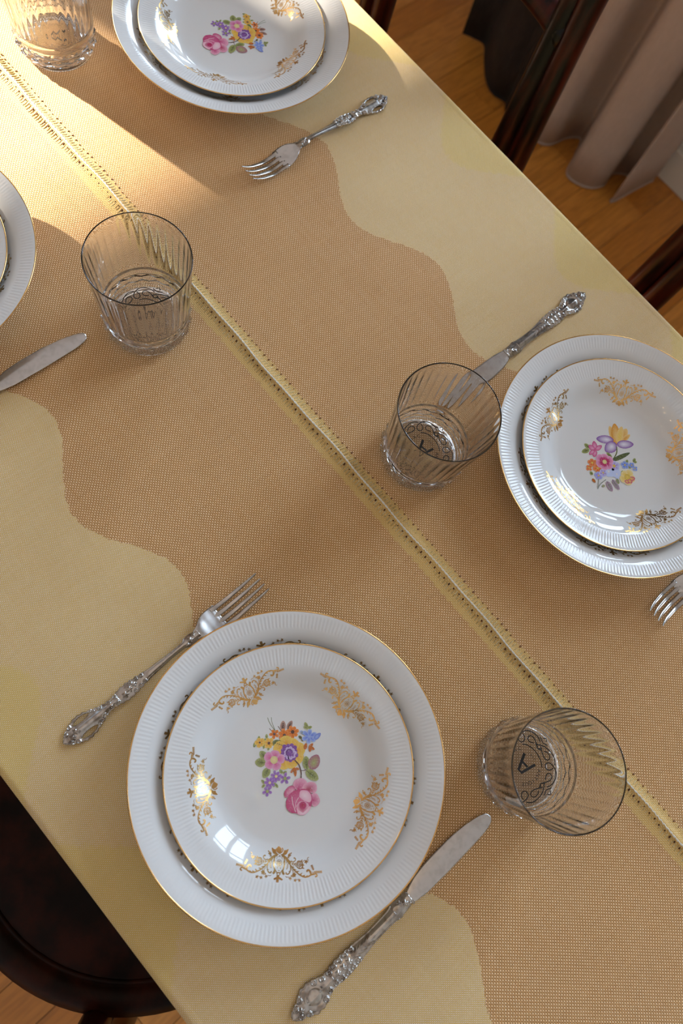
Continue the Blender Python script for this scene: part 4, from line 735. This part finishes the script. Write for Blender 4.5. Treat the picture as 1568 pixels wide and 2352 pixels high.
def tumbler(x, y, rot, label):
    t = empty('tumbler', (x, y, T), rot); tag(t, label, 'glass', 'cut-glass tumblers on the cloth')
    link('glass_body', me_glass, None, t); o = link('printed_emblem', me_emb, None, t); o['label'] = 'black printed cognac emblem with letter A in the base'
# the digitised emblem is upright in the picture of the nearest glass; turn it into table axes
EMR = math.atan2(-.58, .81)*0
tumbler(.1804, .1755, R_(51), 'empty cut-glass tumbler beside the nearest dinner plate, emblem with letter A in its base')
tumbler(-.3319, .1830, R_(80), 'empty cut-glass tumbler in front of the seam near the left edge, beside the knife tip')
tumbler(-.0774, .2985, R_(56), 'empty cut-glass tumbler standing over the knife tip, left of the right-hand plate')
tumbler(-.6400, .3020, R_(20), 'cut-glass tumbler cut by the top left corner, in the sunlight')

# ------------------------------------------------------------------ cutlery
def relief_bar(name, ylist, hw, zc, thick, relief, holes=None, nu=40, edge=None):
    """solid bar along +y: half width hw(y), centre height zc(y), crowned, with a relief(u, x, y) on top; faces inside holes are left out"""
    v = []; f = []; ny = len(ylist); top = {}; bot = {}
    for j, y in enumerate(ylist):
        h = hw(y)
        for i in range(nu+1):
            u = -1+2*i/nu; x = u*h
            crown = thick*(1-.75*u*u)
            top[i, j] = len(v); v.append((x, y, zc(y)+crown+relief(u, x, y)))
    for j, y in enumerate(ylist):
        h = hw(y)
        for i in range(nu+1):
            u = -1+2*i/nu; bot[i, j] = len(v); v.append((u*h, y, zc(y)-thick*.15*(1-u*u)))
    keep = {}
    for j in range(ny-1):
        for i in range(nu):
            uc = -1+2*(i+.5)/nu; yc = (ylist[j]+ylist[j+1])/2
            keep[i, j] = not (holes and holes(uc, uc*hw(yc), yc))
    for (i, j), k in keep.items():
        if not k: continue
        f.append((top[i, j], top[i+1, j], top[i+1, j+1], top[i, j+1])); f.append((bot[i, j], bot[i, j+1], bot[i+1, j+1], bot[i+1, j]))
        for di, dj, a, b in ((-1, 0, (i, j), (i, j+1)), (1, 0, (i+1, j), (i+1, j+1)), (0, -1, (i, j), (i+1, j)), (0, 1, (i, j+1), (i+1, j+1))):
            if not keep.get((i+di, j+dj), False): f.append((top[a], top[b], bot[b], bot[a]))
    me = mesh(name, v, f); me = fixn(me)
    md = None
    return me
def gauss(d, w): return math.exp(-(d/w)**2)
def flower_relief(x, y, cx_, cy_, r, n=5, h=.0011):
    dx, dy = x-cx_, y-cy_; d = math.hypot(dx, dy)
    if d > r*1.5: return 0
    a = math.atan2(dy, dx); rr = r*(.72+.28*math.cos(n*a))
    k = 1/(1+math.exp((d-rr)/(r*.10)))
    return h*k*(.55+.45*math.sin(min(d/rr, 1)*PI))+h*.6*gauss(d, r*.22)
def scroll_relief(x, y, cx_, cy_, r, w, h=.0013):
    d = math.hypot(x-cx_, y-cy_)
    if d > r*1.8: return 0
    return h*gauss(d-r, w)+h*.7*gauss(d, r*.32)
def frange(a, b, n): return [a+(b-a)*i/n for i in range(n+1)]

# ---- knife: handle from y = 0 (butt) to .120, blade beyond
def knife_meshes():
    W = pchip([0, .0015, .004, .008, .012, .017, .023, .029, .034, .038, .042, .048, .055, .062, .070, .080, .090, .100, .106, .109, .112, .120],
              [.0005, .0030, .0050, .0062, .0085, .0108, .0108, .0092, .0070, .0066, .0072, .0078, .0076, .0070, .0060, .0050, .0049, .0054, .0066, .0060, .0058, .0052])
    def hw(y):
        h = W(y)
        if y < .066: h += .00035*math.sin(y*2*PI/.0052)*min(1, y/.006)
        return h
    Z = pchip([0, .02, .06, .12], [.0006, .0008, .0010, .0012])
    feats = []
    for i, y in enumerate((.006, .0115, .027, .033, .0395, .045, .0505, .056, .0615)):
        hh = W(y)
        for s_ in (-1, 1): feats.append(('s', s_*(hh-.0022), y, .0017, .00052))
    for y, r in ((.0085, .0024), (.0445, .0023), (.0500, .0024), (.0555, .0027), (.114, .0026)): feats.append(('f', 0, y, r))
    feats += [('f', -.003, .1105, .0018), ('f', .003, .1175, .0018)]
    def relief(u, x, y):
        z = 0
        for ft in feats:
            if abs(y-ft[2]) > .005: continue
            z += scroll_relief(x, y, ft[1], ft[2], ft[3], ft[4]) if ft[0] == 's' else flower_relief(x, y, ft[1], ft[2], ft[3])
        if y < .104: z += .0009*gauss(abs(u)-.93, .07)                       # raised border
        if .012 < y < .040:                                                   # sunken medallion with a central rib
            z += .0009*gauss(x, .0020)*min(1, (y-.012)/.004, (.042-y)/.004)
            d = math.hypot(x/.0086, (y-.0215)/.0095); z -= .0009*gauss(d-.72, .16)
        if .060 < y < .104: z += .0005*gauss(x, .0022)
        for i in range(5):                                                    # leaf sprays
            yy = .062+i*.0035; z += .0006*gauss(abs(x)-.0012-(y-yy)*.5, .0005)*gauss(y-yy-.0015, .0016)
        return z
    handle = relief_bar('handle', frange(0, .120, 330), hw, Z, .0030, relief, nu=52)
    # blade
    sp = pchip([0, .006, .015, .05, .075, .085, .0885, .0901, .0908], [.0048, .0060, .0072, .0080, .0078, .0066, .0052, .0036, .0018])
    ed = pchip([0, .006, .015, .03, .05, .068, .080, .087, .0900, .0908], [-.0042, -.0066, -.0088, -.0098, -.0095, -.0078, -.0054, -.0030, -.0012, .0008])
    v = []; f = []; ys = frange(0, .0908, 60); n = 12
    for y in ys:
        a, b = ed(y), sp(y)
        for k in range(n+1):
            t = k/n; tk = .0011*min(1, t*3)*(1-.5*y/.09); v.append((a+(b-a)*t, y, .0030-.0012*y/.09+tk*.5))
        for k in range(n+1):
            t = k/n; tk = .0011*min(1, t*3)*(1-.5*y/.09); v.append((a+(b-a)*t, y, .0030-.0012*y/.09-tk*.5-.0001))
    m_ = 2*(n+1)
    for j in range(len(ys)-1):
        for k in range(n):
            f.append((j*m_+k, j*m_+k+1, (j+1)*m_+k+1, (j+1)*m_+k)); q = n+1
            f.append((j*m_+q+k, (j+1)*m_+q+k, (j+1)*m_+q+k+1, j*m_+q+k+1))
        for k in (0, n): f.append((j*m_+k, (j+1)*m_+k, (j+1)*m_+n+1+k, j*m_+n+1+k))
    for j in (0, len(ys)-1):
        for k in range(n): f.append((j*m_+k, j*m_+k+1, j*m_+n+2+k, j*m_+n+1+k))
    blade = fixn(mesh('blade', v, f)); blade.transform(Matrix.Translation((0, .1195, .0)))
    bol = MB(); bol.tube([(-.0052, .1195, .0028), (.0054, .1195, .0028)], .0011, 10, flat=1.5); bm_ = fixn(mesh('bolster', bol.v, bol.f))
    return handle, blade, bm_
# ---- fork: butt at y = 0, tine tips at .197
FZ = pchip([0, .03, .06, .09, .115, .130, .142, .152, .165, .180, .190, .197], [.0006, .0016, .0045, .0082, .0105, .0098, .0060, .0030, .0016, .0050, .0100, .0148])
def fork_meshes():
    W = pchip([0, .002, .005, .009, .013, .018, .023, .028, .032, .036, .040, .046, .052, .058, .063, .068, .074, .082, .092, .105, .115, .119, .123, .127, .131],
              [.0004, .0028, .0054, .0078, .0094, .0104, .0100, .0086, .0070, .0056, .0044, .0040, .0050, .0062, .0062, .0056, .0048, .0037, .0031, .0026, .0028, .0044, .0046, .0040, .0046])
    def hw(y):
        h = W(y)
        if y < .076: h += .00035*math.sin(y*2*PI/.0047)*min(1, y/.006)
        return h
    feats = []
    for y in (.005, .010, .031, .0365, .044, .050, .066, .071, .0755):
        for s_ in (-1, 1): feats.append(('s', s_*(W(y)-.0016), y, .0014, .00042))
    for y, r in ((.0085, .0026), (.0125, .0024), (.0575, .0026), (.0625, .0026), (.0675, .0023), (.122, .0023)): feats.append(('f', .0012*math.sin(y*900), y, r))
    feats += [('f', -.0022, .1265, .0015), ('f', .0022, .1185, .0016)]
    def relief(u, x, y):
        z = 0
        for ft in feats:
            if abs(y-ft[2]) > .005: continue
            z += scroll_relief(x, y, ft[1], ft[2], ft[3], ft[4]) if ft[0] == 's' else flower_relief(x, y, ft[1], ft[2], ft[3])
        if y < .078: z += .0009*gauss(abs(u)-.9, .09)
        if .012 < y < .052: z += .0016*gauss(x, .0026)*min(1, (y-.012)/.004, (.054-y)/.004)
        if .078 < y < .116: z += .0003*gauss(abs(u)-.8, .14)
        return z
    def holes(u, x, y):
        if not .0125 < y < .0285: return False
        t = (y-.0125)/.016; w_ = math.sin(PI*t)**.7
        c = .0058+.0004*math.sin(PI*t); return abs(abs(x)-c) < .0021*w_
    handle = relief_bar('handle', frange(0, .131, 350), hw, lambda y: FZ(y), .0023, relief, holes, nu=56)
    # head: palm from .129 to the slot ends, slightly dished
    PW = pchip([.128, .132, .137, .142, .147, .152, .156], [.0042, .0056, .0088, .0110, .0117, .0118, .0117])
    def sheet(xl, xr, y0, y1, n, m, taper=0):
        v = []; f = []
        ys = frange(y0, y1, n)
        for sgn in (1, -1):
            for y in ys:
                a, b = xl(y), xr(y)
                for k in range(m+1):
                    t = k/m; x = a+(b-a)*t; rim = .0007*(1-abs(2*t-1)**3)*(1 if not taper else min(1, max(.12, (y1-y)/taper)))
                    v.append((x, y, FZ(y)+.0010+ (x/.012)**2*.0012 + (rim*.9 if sgn > 0 else -rim*.9)))
        q = (n+1)*(m+1)
        for j in range(n):
            for k in range(m):
                i0 = j*(m+1)+k; f.append((i0, i0+1, i0+m+2, i0+m+1)); f.append((q+i0, q+i0+m+1, q+i0+m+2, q+i0+1))
        for j in (0, n):
            for k in range(m): i0 = j*(m+1)+k; f.append((i0, i0+1, q+i0+1, q+i0))
        me = mesh('s', v, f)
        bm = bmesh.new(); bm.from_mesh(me); bmesh.ops.remove_doubles(bm, verts=bm.verts, dist=1e-7); bmesh.ops.recalc_face_normals(bm, faces=bm.faces); bm.to_mesh(me); bm.free()
        me.polygons.foreach_set('use_smooth', [True]*len(me.polygons)); return me
    palm = sheet(lambda y: -PW(y), PW(y_) if False else (lambda y: PW(y)), .128, .1540, 30, 24, .0035); palm.name = 'palm'
    tines = []
    for k in range(4):
        xc = (k-1.5)*.0059; xt = (k-1.5)*.0057
        def cx_(y, xc=xc, xt=xt): return xc+(xt-xc)*(y-.152)/.045
        wd = pchip([.1495, .157, .175, .190, .1962, .197], [.0024, .0021, .0018, .0012, .0008, .0003])
        t = sheet(lambda y: cx_(y)-wd(y), lambda y: cx_(y)+wd(y), .1495, .197, 32, 6); t.name = 'tine'; tines.append(t)
    return handle, palm, tines
kh, kb, kbol = knife_meshes()
fh, fp, ft = fork_meshes()
for q in (kh, fh): q.materials.append(M_SILVER)
for q in [kb, kbol, fp]+ft: q.materials.append(M_STEEL)
def knife(x, y, rz, label):
    t = empty('table_knife', (x, y, T), rz); tag(t, label, 'knife', 'silver table knives')
    h = link('handle', kh, None, t); h['label'] = 'embossed tarnished silver handle'; link('bolster', kbol, None, h); link('blade', kb, None, t)
def fork(x, y, rz, label):
    t = empty('table_fork', (x, y, T), rz); tag(t, label, 'fork', 'silver table forks')
    h = link('handle', fh, None, t); h['label'] = 'embossed openwork silver handle'
    p_ = link('fork_head', fp, None, t)
    for q in ft: link('tine', q, None, p_)
knife(.1895, -.0806, R_(0), 'table knife beside the nearest plate, embossed handle toward the bottom edge')
knife(-.1005, .5600, R_(180), 'table knife whose blade tip lies behind a tumbler, handle toward the chairs')
knife(-.3540, -.0800, R_(0), 'table knife of which only the blade tip shows at the left edge')
fork(-.0750, -.0898, R_(0), 'table fork with openwork handle left of the nearest plate')
fork(-.4040, .5520, R_(181), 'table fork lying below the plate at the top edge')
fork(.1800, .5540, R_(178), 'table fork with tines showing at the right edge below the iris plate')

# ------------------------------------------------------------------ bentwood chairs
def chair(x, y, rz, label):
    """back at local +y, round seat in front of it"""
    t = empty('bentwood_chair', (x, y, 0), rz); tag(t, label, 'chair', 'dark bentwood chairs round the table')
    SH = .46; SR = .2165
    s_ = MB(); s_.lathe([(.0005,SH-.016),(.120,SH-.014),(.178,SH-.010),(.183,SH-.012),(.188,SH-.006),(.196,SH-.002),(.206,SH-.003),(SR,SH-.012),(SR+.001,SH-.024),(SR-.004,SH-.036),(.17,SH-.040),(.0005,SH-.036)], 96)
    s_.build('seat', M_SEAT, t)
    r_ = MB(); r_.tube([(.184*math.cos(2*PI*k/64), .184*math.sin(2*PI*k/64), SH-.0115) for k in range(64)], .0035, 8, closed=True); r_.build('seat_bead', M_SEAT, t)
    for sx in (-1, 1):
        MB().tube(catmull([(sx*.125,-.135,SH-.03),(sx*.140,-.150,.25),(sx*.158,-.175,0)], 8), [.0165]*9+[.0145]*8, 14).build('leg', M_CHAIR, t)
    HB = 1.0
    # outer hoop: rear legs and back in one bend
    def hoop(w0, w1, w2, zb, ztop, y0, y1, y2, rad):
        pts = [(-w0, y0, zb), (-w1, y1, SH-.02), (-w2, y2, ztop-.24), (-w2*.93, y2+.012, ztop-.09), (-w2*.55, y2+.02, ztop-.012), (0, y2+.022, ztop)]
        pts += [(-q[0], q[1], q[2]) for q in reversed(pts[:-1])]
        return MB().tube(catmull(pts, 8), rad, 14)
    hoop(.196, .168, .153, 0, HB, .225, .196, .200, .0155).build('back_hoop', M_CHAIR, t)
    hoop(.132, .133, .130, SH-.03, HB-.035, .175, .180, .199, .0155).build('inner_hoop', M_CHAIR, t)
    MB().tube(catmull([(-.145,.200,T+.003),(-.07,.212,T+.005),(.07,.212,T+.005),(.145,.200,T+.003)], 6), .0165, 12).build('back_rail', M_CHAIR, t)
    rg = MB(); rg.tube([(.155*math.cos(2*PI*k/48), .155*math.sin(2*PI*k/48), .20) for k in range(48)], .0095, 10, closed=True); rg.build('stretcher_ring', M_CHAIR, t)
    for o in [q for q in bpy.data.objects if q.parent == t]: pass
chair(-.503, .600, R_(-2), 'dark bentwood chair with cross rail in front of the black drape')
chair(.068, .600, 0, 'dark bentwood chair whose forked back post shows at the right edge')
chair(-.0023, -.0987, R_(183), 'dark bentwood chair with round wooden seat at the bottom left corner')
